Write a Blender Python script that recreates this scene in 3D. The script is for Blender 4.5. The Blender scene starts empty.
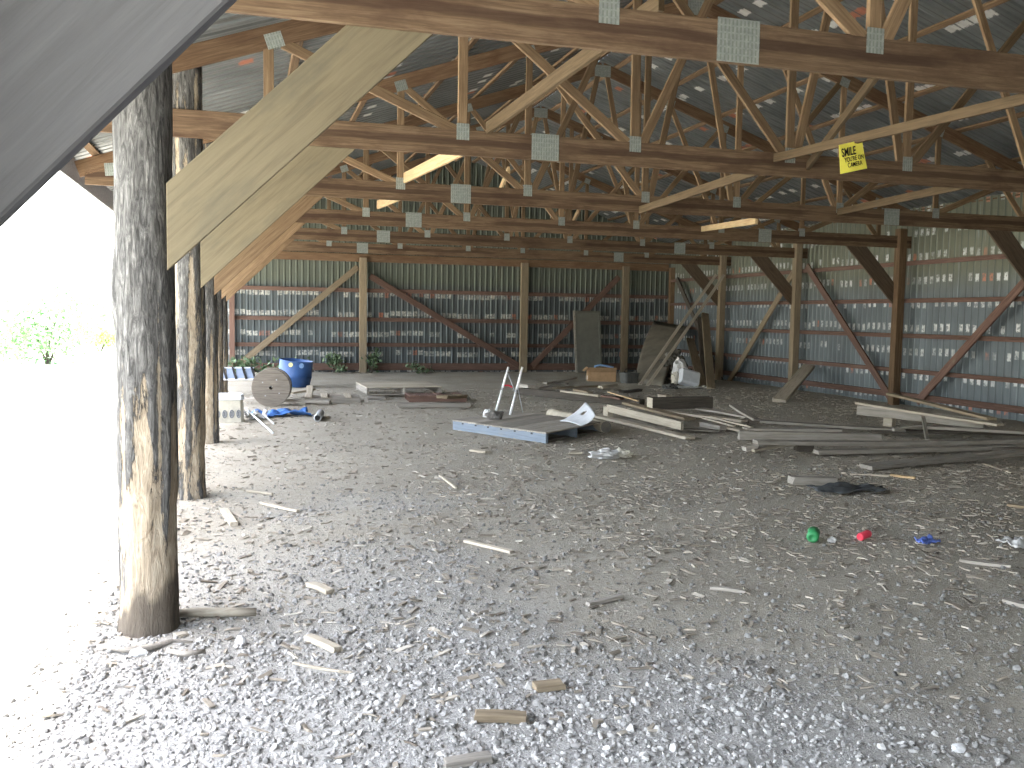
import bpy, bmesh, math, random
import numpy as np
from math import sin, cos, pi, radians, sqrt, atan2, floor
from mathutils import Vector, Matrix, noise

random.seed(7); NR = np.random.default_rng(11)
SC = bpy.context.scene; COL = SC.collection

# ------------------------------------------------------------------ camera
F, YAW, PIT, ROL, EYE = 918.95, .2823, -.0734, .0158, 1.65
_fw = Vector((sin(YAW)*cos(PIT), cos(YAW)*cos(PIT), sin(PIT)))
_r0 = Vector((cos(YAW), -sin(YAW), 0)); _u0 = _r0.cross(_fw)
_r = _r0*cos(ROL) + _u0*sin(ROL); _u = _u0*cos(ROL) - _r0*sin(ROL)
CAM0 = Vector((0, 0, EYE))
cd = bpy.data.cameras.new('camera'); cam = bpy.data.objects.new('camera', cd); COL.objects.link(cam)
cam.matrix_world = Matrix(((_r.x, _u.x, -_fw.x, 0), (_r.y, _u.y, -_fw.y, 0), (_r.z, _u.z, -_fw.z, EYE), (0, 0, 0, 1)))
cd.sensor_fit = 'HORIZONTAL'; cd.sensor_width = 36; cd.lens = F*36/1024; cd.clip_start = .05; cd.clip_end = 800
SC.camera = cam
def _ray(x, y): return _r*((x-512)/F) - _u*((y-384)/F) + _fw
def G(x, y, z=0.0):                      # photo point -> point at height z
    d = _ray(x, y); return CAM0 + d*((z-EYE)/d.z)
def PY(x, y, Y):                         # photo point -> point on a plane across the barn
    d = _ray(x, y); return CAM0 + d*(Y/d.y)
def PX(x, y, X):                         # photo point -> point on a plane along the barn
    d = _ray(x, y); return CAM0 + d*(X/d.x)

# ------------------------------------------------------------------ layout constants
XL, XR, XC = -.49, 12.66, 6.085
S, Y1, H, YR = 3.56, 4.87, 3.126, 26.2
PITCH = .345
def TY(k): return Y1 + (k-1)*S
def tcb(x):                              # underside of the top chords
    x = XC - abs(x-XC); return 3.71 + PITCH*(x+.42)

# ------------------------------------------------------------------ materials
def sm(a, b, x):
    t = min(1, max(0, (x-a)/(b-a))); return t*t*(3-2*t)
class NT:
    def __init__(s, name):
        s.m = bpy.data.materials.new(name); s.m.use_nodes = True
        s.t = s.m.node_tree; s.n = s.t.nodes; s.l = s.t.links
        s.b = s.n['Principled BSDF']
    def node(s, t, **k):
        n = s.n.new(t)
        for a, v in k.items(): setattr(n, a, v)
        return n
    def put(s, v, sock):
        if isinstance(v, (int, float)): sock.default_value = v
        elif isinstance(v, (tuple, list)): sock.default_value = v
        else: s.l.new(v, sock)
    def math(s, op, a, b=0.0, c=None):
        n = s.node('ShaderNodeMath', operation=op); s.put(a, n.inputs[0]); s.put(b, n.inputs[1])
        if c is not None: s.put(c, n.inputs[2])
        return n.outputs[0]
    def vmath(s, op, a, b):
        n = s.node('ShaderNodeVectorMath', operation=op); s.put(a, n.inputs[0]); s.put(b, n.inputs[1]); return n.outputs[0]
    def noise(s, vec, scale, detail=4, rough=.6, dist=0):
        n = s.node('ShaderNodeTexNoise'); s.put(vec, n.inputs['Vector']); n.inputs['Scale'].default_value = scale
        n.inputs['Detail'].default_value = detail; n.inputs['Roughness'].default_value = rough; n.inputs['Distortion'].default_value = dist
        return n.outputs['Fac']
    def ramp(s, fac, stops, interp='LINEAR'):
        n = s.node('ShaderNodeValToRGB'); n.color_ramp.interpolation = interp
        e = n.color_ramp.elements
        while len(e) < len(stops): e.new(.5)
        for i, (p, c) in enumerate(stops):
            e[i].position = p; e[i].color = (c[0], c[1], c[2], 1) if isinstance(c, (tuple, list)) else (c, c, c, 1)
        s.put(fac, n.inputs[0]); return n.outputs[0]
    def mix(s, fac, a, b, mode='MIX'):
        n = s.node('ShaderNodeMix', data_type='RGBA', blend_type=mode)
        s.put(fac, n.inputs[0])
        for v, i in ((a, 6), (b, 7)):
            if isinstance(v, (tuple, list)): n.inputs[i].default_value = (v[0], v[1], v[2], 1)
            else: s.l.new(v, n.inputs[i])
        return n.outputs[2]
    def bump(s, h, strength=.3, dist=.01):
        n = s.node('ShaderNodeBump'); n.inputs['Strength'].default_value = strength; n.inputs['Distance'].default_value = dist
        s.l.new(h, n.inputs['Height']); s.l.new(n.outputs[0], s.b.inputs['Normal'])
    def obj(s): return s.node('ShaderNodeTexCoord').outputs['Object']
    def rnd(s): return s.node('ShaderNodeObjectInfo').outputs['Random']
    def sep(s, v):
        n = s.node('ShaderNodeSeparateXYZ'); s.l.new(v, n.inputs[0]); return n.outputs
    def comb(s, x, y, z):
        n = s.node('ShaderNodeCombineXYZ')
        for i, v in enumerate((x, y, z)): s.put(v, n.inputs[i])
        return n.outputs[0]
    def attr(s, name):
        return s.node('ShaderNodeAttribute', attribute_name=name).outputs['Fac']
    def done(s, color, rough=.8, metal=0.0, spec=.3):
        s.put(color if not isinstance(color, (tuple, list)) else (*color[:3], 1), s.b.inputs['Base Color'])
        s.put(rough, s.b.inputs['Roughness']); s.put(metal, s.b.inputs['Metallic']); s.b.inputs['Specular IOR Level'].default_value = spec
        return s.m

def wood(name, light, mid, dark, stain=None, rough=.85, grain=1.0, var=.25, stain_lo=.55, band=None):
    t = NT(name); r = t.rnd()
    off = t.comb(t.math('MULTIPLY', r, 37.0), t.math('MULTIPLY', r, 91.0), t.math('MULTIPLY', r, 53.0))
    p = t.vmath('ADD', t.obj(), off)
    st = t.vmath('MULTIPLY', p, (1.2, 22.0, 22.0))
    g = t.noise(st, 2.2*grain, 6, .65, .6)
    fine = t.noise(t.vmath('MULTIPLY', p, (3.0, 90.0, 90.0)), 2.0, 3, .6)
    c = t.ramp(g, [(.28, dark), (.5, mid), (.74, light)])
    c = t.mix(t.math('MULTIPLY', fine, .45), c, dark)
    if stain:
        b = t.noise(t.vmath('MULTIPLY', p, (1.0, 3.0, 3.0)), 1.6, 5, .65)
        c = t.mix(t.ramp(b, [(stain_lo, 0), (stain_lo+.2, .85)]), c, stain)
    if band:                              # a long dark brown band that runs along the board
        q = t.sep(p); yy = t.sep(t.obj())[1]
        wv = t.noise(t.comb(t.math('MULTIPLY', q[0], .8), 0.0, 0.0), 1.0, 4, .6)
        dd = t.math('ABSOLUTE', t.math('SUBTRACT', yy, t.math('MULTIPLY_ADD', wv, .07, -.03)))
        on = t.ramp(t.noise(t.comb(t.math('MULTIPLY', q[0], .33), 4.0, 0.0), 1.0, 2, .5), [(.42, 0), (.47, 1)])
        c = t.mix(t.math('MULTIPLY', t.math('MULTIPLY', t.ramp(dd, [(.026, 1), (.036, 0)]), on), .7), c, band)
    hs = t.node('ShaderNodeHueSaturation'); hs.inputs['Saturation'].default_value = 1.0
    t.l.new(t.math('MULTIPLY_ADD', r, 2*var, 1-var), hs.inputs['Value']); t.l.new(c, hs.inputs['Color'])
    t.bump(fine, .35, .004)
    return t.done(hs.outputs[0], rough, 0, .2)

def plain(name, c, rough=.6, metal=0.0, var=.18, scale=9.0, spec=.4):
    t = NT(name); n = t.noise(t.obj(), scale, 5, .65)
    d = tuple(x*(1-var*1.6) for x in c); l = tuple(min(1, x*(1+var)) for x in c)
    t.bump(n, .15, .004)
    return t.done(t.ramp(n, [(.3, d), (.55, c), (.75, l)]), rough, metal, spec)

M = {}
M['truss'] = wood('truss_wood', (.29, .2, .125), (.185, .115, .068), (.09, .054, .033), stain=(.10, .053, .031), stain_lo=.5)
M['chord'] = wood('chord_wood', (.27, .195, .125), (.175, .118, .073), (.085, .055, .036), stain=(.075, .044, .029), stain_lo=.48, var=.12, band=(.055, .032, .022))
M['web'] = wood('web_wood', (.34, .245, .15), (.23, .155, .092), (.12, .08, .048), stain=(.13, .08, .047), stain_lo=.58, var=.28)
M['brace'] = wood('brace_wood', (.285, .245, .165), (.235, .2, .132), (.16, .134, .09), stain=(.16, .145, .105), stain_lo=.52, var=.1, grain=.7)
M['brace_grey'] = wood('grey_brace_wood', (.165, .165, .17), (.14, .14, .145), (.11, .11, .112), stain=(.12, .108, .095), stain_lo=.55, var=.05)
M['brace_dark'] = wood('dark_brace_wood', (.17, .13, .095), (.12, .088, .062), (.065, .047, .034), var=.1)
M['loose'] = wood('loose_brace_wood', (.17, .122, .074), (.12, .085, .05), (.07, .05, .03), var=.12)
M['bright'] = wood('new_pine_wood', (.66, .52, .32), (.54, .4, .23), (.36, .25, .14), var=.15)
M['grey'] = wood('weathered_grey_wood', (.50, .465, .42), (.37, .34, .30), (.2, .182, .158), stain=(.24, .215, .185), stain_lo=.6, var=.3)
M['pale'] = wood('pale_weathered_wood', (.60, .55, .46), (.48, .43, .345), (.29, .25, .2), var=.15)
M['dark'] = wood('dark_old_wood', (.17, .15, .125), (.11, .095, .08), (.055, .048, .04), var=.2)
M['red'] = wood('red_brown_girt_wood', (.25, .16, .125), (.165, .1, .08), (.09, .058, .047), stain=(.25, .215, .17), stain_lo=.62, var=.2)
M['tan'] = wood('tan_post_wood', (.38, .31, .22), (.28, .225, .155), (.16, .125, .085), var=.15)
M['purlin'] = wood('purlin_wood', (.28, .19, .115), (.19, .125, .075), (.1, .065, .04), var=.2)
M['bluepaint'] = wood('worn_blue_paint', (.27, .31, .36), (.21, .25, .30), (.14, .17, .215), stain=(.25, .245, .23), stain_lo=.55, var=.06)

def plate_mat():
    t = NT('galvanised_plate'); p = t.obj(); x, y, z = t.sep(p)
    s1 = t.math('PINGPONG', t.math('MULTIPLY', x, 40.0), .5)
    s2 = t.math('PINGPONG', t.math('MULTIPLY', z, 25.0), .5)
    teeth = t.math('MULTIPLY', t.math('GREATER_THAN', s1, .3), t.math('GREATER_THAN', s2, .12))
    n = t.noise(p, 30, 4, .6)
    c = t.ramp(n, [(.3, (.25, .285, .27)), (.7, (.4, .43, .4))])
    c = t.mix(t.math('MULTIPLY', teeth, .45), c, (.14, .15, .14))
    t.bump(teeth, .3, .003)
    return t.done(c, .55, .35, .4)
M['plate'] = plate_mat()

def sheet_mat(name, base, along, pitch, rowgap, ph, dens, size, tint, up=2, metal=.35, rough=.5, streak=True, band=None, top=None, solid=False):
    """Re-used printed sheet metal: rows of small pale printed squares between the ribs."""
    t = NT(name); p = t.obj(); xyz = t.sep(p); a = xyz[along]; z = xyz[up]
    sheet = t.math('FLOOR', t.math('DIVIDE', a, pitch*6))
    wn = t.node('ShaderNodeTexWhiteNoise', noise_dimensions='1D'); t.put(sheet, wn.inputs['W'])
    zz = t.math('ADD', z, t.math('MULTIPLY', wn.outputs['Value'], .06))
    row = t.math('FLOOR', t.math('DIVIDE', t.math('ADD', zz, ph), rowgap))
    fz = t.math('SUBTRACT', t.math('FRACT', t.math('DIVIDE', t.math('ADD', zz, ph), rowgap)), .5)
    cell = t.math('FLOOR', t.math('DIVIDE', a, pitch))
    fa = t.math('SUBTRACT', t.math('FRACT', t.math('DIVIDE', a, pitch)), .5)
    wob = t.noise(p, 26.0, 3, .7)
    inz = t.ramp(t.math('ADD', t.math('ABSOLUTE', fz), t.math('MULTIPLY', t.math('SUBTRACT', wob, .5), .1)), [(size[1]*.8, 1), (size[1]*1.15, 0)])
    ina = t.ramp(t.math('ADD', t.math('ABSOLUTE', fa), t.math('MULTIPLY', t.math('SUBTRACT', wob, .5), .3)), [(size[0]*.85, 1), (size[0]*1.1, 0)])
    w2 = t.node('ShaderNodeTexWhiteNoise', noise_dimensions='2D'); t.put(t.comb(cell, row, 0.0), w2.inputs['Vector'])
    w3 = t.noise(t.comb(t.math('MULTIPLY', cell, .3), t.math('MULTIPLY', row, 7.3), 0.0), 1.0, 2, .5)
    on = t.math('GREATER_THAN', t.math('ADD', t.math('MULTIPLY', w2.outputs['Value'], .5), w3), dens)
    inner = t.ramp(t.noise(t.vmath('MULTIPLY', p, (1, 1, 1)), 19.0, 1, .5), [(.38, .3), (.46, 1)])
    mark = t.math('MULTIPLY', t.math('MULTIPLY', inz, ina), t.math('MULTIPLY', on, inner))
    mark = t.math('MULTIPLY', mark, t.ramp(t.noise(p, 2.2, 3, .6), [(.3, .15), (.6, 1)]))
    if top: mark = t.math('MULTIPLY', mark, t.math('LESS_THAN', z, top))
    if solid: mark = t.math('MULTIPLY', t.math('MULTIPLY', inz, ina), on)
    big = t.noise(t.vmath('MULTIPLY', p, (1.0, 1.0, .45)), 1.3, 5, .6)
    c = t.ramp(big, [(.3, tuple(x*.72 for x in base)), (.55, base), (.75, tuple(x*1.3 for x in base))])
    if band:
        c = t.mix(t.ramp(t.math('MULTIPLY', z, .25), [(band[0]/4, 0), (band[1]/4, .8)]), c, band[2])
    if streak:
        sv = (14, 14, .8) if up == 2 else (.8, 14, 14)
        s = t.noise(t.vmath('MULTIPLY', p, sv), 1.0, 4, .6)
        c = t.mix(t.ramp(s, [(.62, 0), (.72, .45)]), c, tuple(min(1, x*2.3) for x in base))
    seam = t.math('GREATER_THAN', t.math('ABSOLUTE', t.math('SUBTRACT', t.math('FRACT', t.math('DIVIDE', a, pitch)), .5)), .455)
    c = t.mix(t.math('MULTIPLY', seam, .55), c, tuple(x*.35 for x in base))
    tc = t.mix(t.math('GREATER_THAN', w2.outputs['Value'], .93), tint, (.55, .22, .14))
    c = t.mix(t.math('MULTIPLY', mark, .9), c, tc)
    return t.done(c, rough, metal, .4)
M['wall'] = sheet_mat('printed_wall_sheet', (.112, .132, .142), 0, .165, .56, .28, .60, (.37, .125), (.74, .74, .7), top=2.45, band=(2.3, 2.6, (.15, .168, .13)))
M['wall_r'] = sheet_mat('printed_side_wall_sheet', (.15, .178, .196), 1, .165, .47, .05, .62, (.3, .15), (.72, .75, .75), band=(2.1, 2.7, (.15, .152, .1)))
M['roof'] = sheet_mat('printed_roof_sheet', (.19, .205, .21), 1, .2, .95, .2, .80, (.46, .075), (.9, .9, .88), up=0, solid=True, metal=.45, rough=.42)

def bark_mat():
    t = NT('log_bark'); p = t.obj(); b = t.attr('bark')
    st = t.vmath('MULTIPLY', p, (26, 26, 4.2)); w = t.attr('wet')
    n = t.noise(st, 1.5, 8, .72, 1.4); fine = t.noise(t.vmath('MULTIPLY', p, (70, 70, 9)), 1.5, 4, .7)
    mid = t.noise(t.vmath('MULTIPLY', p, (13, 13, 3.0)), 1.0, 5, .7, .8)
    barkc = t.ramp(n, [(.32, (.03, .03, .03)), (.47, (.10, .098, .095)), (.6, (.2, .195, .188)), (.72, (.40, .39, .37))])
    woodc = t.ramp(n, [(.3, (.17, .135, .10)), (.48, (.36, .30, .225)), (.7, (.54, .48, .385))])
    woodc = t.mix(t.ramp(mid, [(.6, 0), (.68, .8)]), woodc, (.2, .15, .1))
    fac = t.ramp(t.math('ADD', b, t.math('MULTIPLY', t.math('SUBTRACT', t.math('MULTIPLY_ADD', fine, .4, t.math('MULTIPLY', mid, .6)), .5), 2.2)), [(.44, 0), (.56, 1)])
    t.bump(t.math('ADD', n, fac), .9, .014)
    c = t.mix(fac, woodc, barkc)
    return t.done(t.mix(t.math('MULTIPLY', w, .85), c, (.085, .072, .06)), .9, 0, .15)
M['bark'] = bark_mat()

def dirt_mat():
    t = NT('barn_dirt'); p = t.node('ShaderNodeNewGeometry').outputs['Position']; g = t.attr('gravel')
    n1 = t.noise(p, 1.1, 6, .65); n2 = t.noise(p, 24, 6, .75); n3 = t.noise(p, 90, 4, .75)
    dirt = t.ramp(t.math('ADD', t.math('MULTIPLY', n2, .6), t.math('MULTIPLY', n1, .4)), [(.3, (.25, .225, .185)), (.5, (.38, .35, .295)), (.68, (.50, .465, .40))])
    grav = t.ramp(n3, [(.28, (.29, .28, .27)), (.5, (.45, .44, .425)), (.7, (.62, .61, .59))])
    c = t.mix(g, dirt, grav)
    c = t.mix(t.ramp(n3, [(.55, 0), (.72, .5)]), c, (.56, .53, .47))
    c = t.mix(t.ramp(n2, [(.60, 0), (.72, .5)]), c, (.17, .15, .125))
    t.bump(t.math('ADD', n2, t.math('MULTIPLY', n3, .5)), .8, .03)
    return t.done(c, .95, 0, .1)
M['dirt'] = dirt_mat()
def rnd_mat(name, stops, rough=.9):
    t = NT(name); n = t.noise(t.node('ShaderNodeNewGeometry').outputs['Position'], 60, 4, .7)
    c = t.ramp(t.attr('rnd'), stops); c = t.mix(t.math('MULTIPLY', n, .35), c, tuple(x*.4 for x in stops[0][1]))
    return t.done(c, rough, 0, .2)
M['rock'] = rnd_mat('gravel_stone', [(0, (.17, .165, .155)), (.15, (.25, .245, .235)), (.45, (.43, .42, .405)), (.8, (.58, .57, .55)), (1, (.74, .73, .71))])
M['chip'] = rnd_mat('wood_chip', [(0, (.16, .135, .11)), (.4, (.34, .3, .245)), (.75, (.52, .475, .405)), (1, (.74, .7, .63))])
M['stone_dark'] = plain('dark_stone', (.16, .15, .14), .9, var=.4)
M['rubble'] = rnd_mat('rubble', [(0, (.05, .048, .04)), (.6, (.15, .14, .12)), (1, (.28, .27, .24))])
M['field'] = plain('dry_sunlit_field', (.62, .6, .5), .95, var=.12, scale=.6, spec=.1)
def leaf_mat(name, a, b):
    t = NT(name); c = t.ramp(t.attr('rnd'), [(0, a), (1, b)])
    t.b.inputs['Transmission Weight'].default_value = 0
    return t.done(c, .6, 0, .3)
M['leaf'] = leaf_mat('bush_leaf', (.16, .34, .15), (.38, .58, .3))
M['leaf2'] = leaf_mat('young_bush_leaf', (.26, .44, .1), (.5, .68, .24))
M['weed'] = leaf_mat('weed_leaf', (.06, .1, .05), (.15, .22, .12))
M['bluedrum'] = plain('blue_drum_plastic', (.045, .115, .31), .4, var=.2, scale=3)
M['bluetarp'] = plain('blue_tarp', (.07, .19, .52), .5, var=.25)
M['cream'] = plain('cream_plastic', (.56, .53, .45), .5, var=.12)
M['slot'] = plain('dark_slot', (.22, .23, .25), .7)
M['white'] = plain('white_plastic', (.66, .69, .74), .45, var=.07)
M['whitecloth'] = plain('white_cloth', (.62, .62, .62), .9, var=.12)
M['bluewhite'] = plain('pale_blue_webbing', (.26, .32, .45), .6, var=.12)
M['black'] = plain('black_plastic', (.03, .03, .032), .5)
M['blackcloth'] = plain('black_cloth', (.075, .082, .088), .6, var=.3)
M['alu'] = plain('aluminium_tube', (.9, .91, .93), .35, .15, var=.05)
M['steel'] = plain('grey_pipe', (.45, .47, .5), .45, .4, var=.15)
M['cardboard'] = plain('cardboard', (.42, .28, .165), .9, var=.12, spec=.1)
M['tube'] = plain('pale_log_wood', (.5, .45, .36), .85, var=.15, spec=.1)
M['endgrain'] = plain('grey_end_grain', (.2, .185, .165), .9, var=.2, spec=.1)
M['plywood'] = plain('old_plywood', (.2, .18, .145), .85, var=.2, scale=2, spec=.15)
M['door'] = plain('grey_door_panel', (.17, .172, .15), .7, var=.12, scale=4, spec=.2)
M['bin'] = plain('dark_grey_bin', (.11, .115, .11), .6, var=.2)
M['yellow'] = plain('yellow_sign', (.9, .83, .13), .5, var=.04)
M['ink'] = plain('black_ink', (.012, .012, .01), .6)
M['green'] = plain('green_can', (.05, .33, .12), .35, var=.2)
M['redc'] = plain('red_can', (.75, .06, .1), .35, var=.15)
M['bluec'] = plain('blue_wrapper', (.14, .22, .66), .35, var=.2)
M['yellowspot'] = plain('yellow_sticker', (.62, .62, .3), .5)
M['bluespot'] = plain('light_blue_sticker', (.3, .5, .85), .5)
M['fascia'] = wood('fascia_wood', (.5, .5, .52), (.38, .38, .4), (.22, .22, .24), var=.05)

# ------------------------------------------------------------------ object helpers
WM = {}                                   # world matrices of parents
def tag(o, label=None, cat=None, group=None, kind=None):
    if label: o['label'] = label
    if cat: o['category'] = cat
    if group: o['group'] = group
    if kind: o['kind'] = kind
    return o
def link(name, mesh, m, parent=None, mw=None, smooth=False):
    o = bpy.data.objects.new(name, mesh); COL.objects.link(o)
    if m is not None: mesh.materials.append(m)
    mw = mw if mw is not None else Matrix.Identity(4)
    if parent is not None:
        o.parent = parent; o.matrix_local = WM[parent.name].inverted() @ mw
    else: o.matrix_local = mw
    WM[o.name] = mw.copy()
    if smooth:
        for p in mesh.polygons: p.use_smooth = True
    return o
def empty(name, loc, rz=0.0):
    o = bpy.data.objects.new(name, None); COL.objects.link(o); o.empty_display_size = .1
    mw = Matrix.Translation(loc) @ Matrix.Rotation(rz, 4, 'Z'); o.matrix_local = mw; WM[o.name] = mw; return o
def copy_tree(o, parent=None):
    c = o.copy(); COL.objects.link(c); c.parent = parent
    for ch in o.children: copy_tree(ch, c)
    return c
def mesh_of(name, v, f):
    me = bpy.data.meshes.new(name); me.from_pydata([tuple(x) for x in v], [], f); me.update(); return me
class MB:
    def __init__(s): s.v = []; s.f = []
    def add(s, v, f):
        o = len(s.v); s.v += [Vector(x) for x in v]; s.f += [tuple(i+o for i in q) for q in f]; return s
    def sweep(s, rings, cap=True, closed=True):
        n = len(rings[0]); v = [p for r in rings for p in r]; f = []
        for i in range(len(rings)-1):
            for j in range(n if closed else n-1):
                k = (j+1) % n; f.append((i*n+j, i*n+k, (i+1)*n+k, (i+1)*n+j))
        if cap: f += [tuple(range(n))[::-1], tuple((len(rings)-1)*n+j for j in range(n))]
        return s.add(v, f)
    def box(s, c, d, M4=None, ch=.004):
        x, y, z = d[0]/2, d[1]/2, d[2]/2; ch = min(ch, y*.4, z*.4, x*.4)
        prof = [(-y+ch, -z), (y-ch, -z), (y, -z+ch), (y, z-ch), (y-ch, z), (-y+ch, z), (-y, z-ch), (-y, -z+ch)]
        rings = [[Vector((sx*x, p[0], p[1])) for p in prof] for sx in (-1, 1)]
        M4 = M4 or Matrix.Identity(4); c = Vector(c)
        return s.sweep([[M4 @ (q+c) if M4 else q+c for q in r] for r in rings])
    def tube(s, pts, r, n=10, cap=True, rs=None):
        pts = [Vector(p) for p in pts]; rings = []
        a = None
        for i, p in enumerate(pts):
            t = (pts[min(i+1, len(pts)-1)] - pts[max(i-1, 0)]).normalized()
            if a is None: a = t.orthogonal().normalized()
            a = (a - t*a.dot(t)).normalized(); b = t.cross(a); rr = rs[i] if rs else r
            rings.append([p + a*rr*cos(2*pi*j/n) + b*rr*sin(2*pi*j/n) for j in range(n)])
        return s.sweep(rings, cap)
    def lathe(s, prof, n=24, M4=None, cap=False):
        M4 = M4 or Matrix.Identity(4)
        return s.sweep([[M4 @ Vector((r*cos(2*pi*j/n), r*sin(2*pi*j/n), z)) for j in range(n)] for r, z in prof], cap)
    def build(s, name, m, parent=None, mw=None, smooth=False, local=False):
        mw = mw if mw is not None else Matrix.Identity(4)
        return link(name, mesh_of(name, s.v, s.f), m, parent, mw, smooth)

def beam_mesh(name, L, W, T, bow=0.0, jag=0.0, warp=0.0, cut0=0.0, cut1=0.0, seg=None, ch=.004, taper=1.0):
    """A sawn board along local X: W on local Y, T on local Z; slightly bowed and chipped."""
    n = seg or max(2, int(L/.5)); w, t = W/2, T/2; ch = min(ch, t*.45, w*.45); rings = []
    b1, b2 = random.uniform(-1, 1)*bow, random.uniform(-1, 1)*bow
    for i in range(n+1):
        u = i/n; x = -L/2 + L*u; k = 4*u*(1-u); tw = warp*(u-.5); ww = w*(1-(1-taper)*u)
        prof = [(-ww+ch, -t), (ww-ch, -t), (ww, -t+ch), (ww, t-ch), (ww-ch, t), (-ww+ch, t), (-ww, t-ch), (-ww, -t+ch)]
        r = []
        for y, z in prof:
            dx = 0
            if i == 0: dx = cut0*y + random.uniform(-jag, jag)
            if i == n: dx = cut1*y + random.uniform(-jag, jag)
            yy = y*cos(tw)-z*sin(tw); z2 = y*sin(tw)+z*cos(tw)
            r.append(Vector((x+dx, yy+b1*k, z2+b2*k)))
        rings.append(r)
    b = MB(); b.sweep(rings); return mesh_of(name, b.v, b.f)
def frame(A, B, wdir):
    A, B = Vector(A), Vector(B); x = (B-A).normalized(); y = Vector(wdir); y = (y - x*y.dot(x)).normalized(); z = x.cross(y); c = (A+B)/2
    return Matrix(((x.x, y.x, z.x, c.x), (x.y, y.y, z.y, c.y), (x.z, y.z, z.z, c.z), (0, 0, 0, 1))), (B-A).length
def beam(name, A, B, wdir, W, T, m, parent=None, **k):
    mw, L = frame(A, B, wdir); return link(name, beam_mesh(name, L, W, T, **k), m, parent, mw)

def attr_float(me, name, arr):
    a = me.attributes.new(name, 'FLOAT', 'POINT'); a.data.foreach_set('value', np.asarray(arr, np.float32))
def gravel_d(x, y):
    n = noise.noise(Vector((x*.55, y*.55, 3.1)))*.9 + noise.noise(Vector((x*1.7, y*1.7, 9)))*.5
    a = 1-sm(-1.2, 2.2, (y-4.6) + n*1.3 + max(0, x-1.35)*2.0)
    b = .85*math.exp(-((x-.9)/1.1)**2 - ((y-6.7)/1.3)**2)*sm(-.35, .3, n)
    return min(1, max(a, b))
def fh(x, y):
    return .014*noise.noise(Vector((x*.8, y*.8, 0))) + .008*noise.noise(Vector((x*2.7, y*2.7, 5)))

# ------------------------------------------------------------------ ground and floor
def build_floor():
    xs = np.concatenate([np.arange(-2.2, 13.2, .14)]); ys = np.concatenate([np.arange(-8, 2, .3), np.arange(2, 9, .1), np.arange(9, 27.0, .22)])
    nx, ny = len(xs), len(ys); v = []; g = []
    for y in ys:
        for x in xs:
            z = fh(x, y)*sm(-2.2, -1.6, x); v.append((x, y, z)); g.append(gravel_d(x, y))
    f = [(j*nx+i, j*nx+i+1, (j+1)*nx+i+1, (j+1)*nx+i) for j in range(ny-1) for i in range(nx-1)]
    me = mesh_of('floor', v, f); attr_float(me, 'gravel', g)
    tag(link('floor', me, M['dirt'], smooth=True), kind='structure')
build_floor()
me = mesh_of('ground', [(-300, -200, -.03), (-2.1, -200, -.03), (-2.1, 350, -.03), (-300, 350, -.03)], [(0, 1, 2, 3)])
tag(link('ground', me, M['field']), kind='structure')
me = mesh_of('ground_front', [(-2.1, -200, -.04), (60, -200, -.04), (60, -7.9, -.04), (-2.1, -7.9, -.04)], [(0, 1, 2, 3)])
tag(link('ground', me, M['field']), kind='structure')
me = mesh_of('ground_back', [(-2.1, 26.7, -.04), (200, 26.7, -.04), (200, 350, -.04), (-2.1, 350, -.04)], [(0, 1, 2, 3)])
tag(link('ground', me, M['field']), kind='structure')

# ------------------------------------------------------------------ sheet walls and roof
def profile(L, pitch, rib=.018, w=.022):
    pts = []; n = int(L/pitch)+1
    for i in range(n):
        a = i*pitch
        pts += [(a, 0), (a+pitch/2-w*1.6, 0), (a+pitch/2-w*.7, rib), (a+pitch/2+w*.7, rib), (a+pitch/2+w*1.6, 0)]
    pts.append((n*pitch, 0)); return pts
def wall_back():
    v = []; f = []; p = profile(13.3, .165); x0 = -.62
    for a, d in p:
        x = min(x0+a+.0825, 12.74); v += [(x, YR+.16-d, -.03), (x, YR+.16-d, tcb(x)+.275)]
    f = [(2*i, 2*i+2, 2*i+3, 2*i+1) for i in range(len(p)-1)]
    tag(link('wall_back', mesh_of('wall_back', v, f), M['wall']), kind='structure')
def wall_right():
    v = []; p = profile(33.6, .165); y0 = -7.0
    for a, d in p:
        y = min(y0+a, YR+.16); v += [(12.76-d, y, -.03), (12.76-d, y, tcb(12.76-d)+.275)]
    f = [(2*i, 2*i+1, 2*i+3, 2*i+2) for i in range(len(p)-1)]
    tag(link('wall_right', mesh_of('wall_right', v, f), M['wall_r']), kind='structure')
def added_front_wall():  # unseen end wall, added behind the camera to cut light from the front
    v = []; p = profile(13.3, .165); x0 = -.62
    for a, d in p:
        x = min(x0+a, 12.74); v += [(x, -6.95+d, -.03), (x, -6.95+d, tcb(x)+.275)]
    f = [(2*i, 2*i+1, 2*i+3, 2*i+2) for i in range(len(p)-1)]
    tag(link('added_front_wall', mesh_of('added_front_wall', v, f), M['wall']), kind='structure')
wall_back(); wall_right(); added_front_wall()
ROOF_Y0 = -7.0
for name, xa, xb in (('ceiling_left', -2.0, XC), ('ceiling_right', 14.2, XC)):
    v = []; p = profile(26.75-ROOF_Y0, .2, .02, .025)
    za, zb = tcb(xa)+.265, tcb(xb)+.265; Lr = sqrt((xb-xa)**2+(zb-za)**2)
    ang = atan2(zb-za, abs(xb-xa))
    for a, d in p:
        y = min(ROOF_Y0+a, 26.75); v += [(0, y, d), (Lr, y, d)]
    f = [(2*i, 2*i+1, 2*i+3, 2*i+2) for i in range(len(p)-1)]
    sx = 1 if xb > xa else -1
    mw = Matrix(((sx*cos(ang), 0, -sx*sin(ang), xa), (0, 1, 0, 0), (sin(ang), 0, cos(ang), za), (0, 0, 0, 1)))
    tag(link(name, mesh_of(name, v, f), M['roof'], mw=mw), kind='structure')
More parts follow.
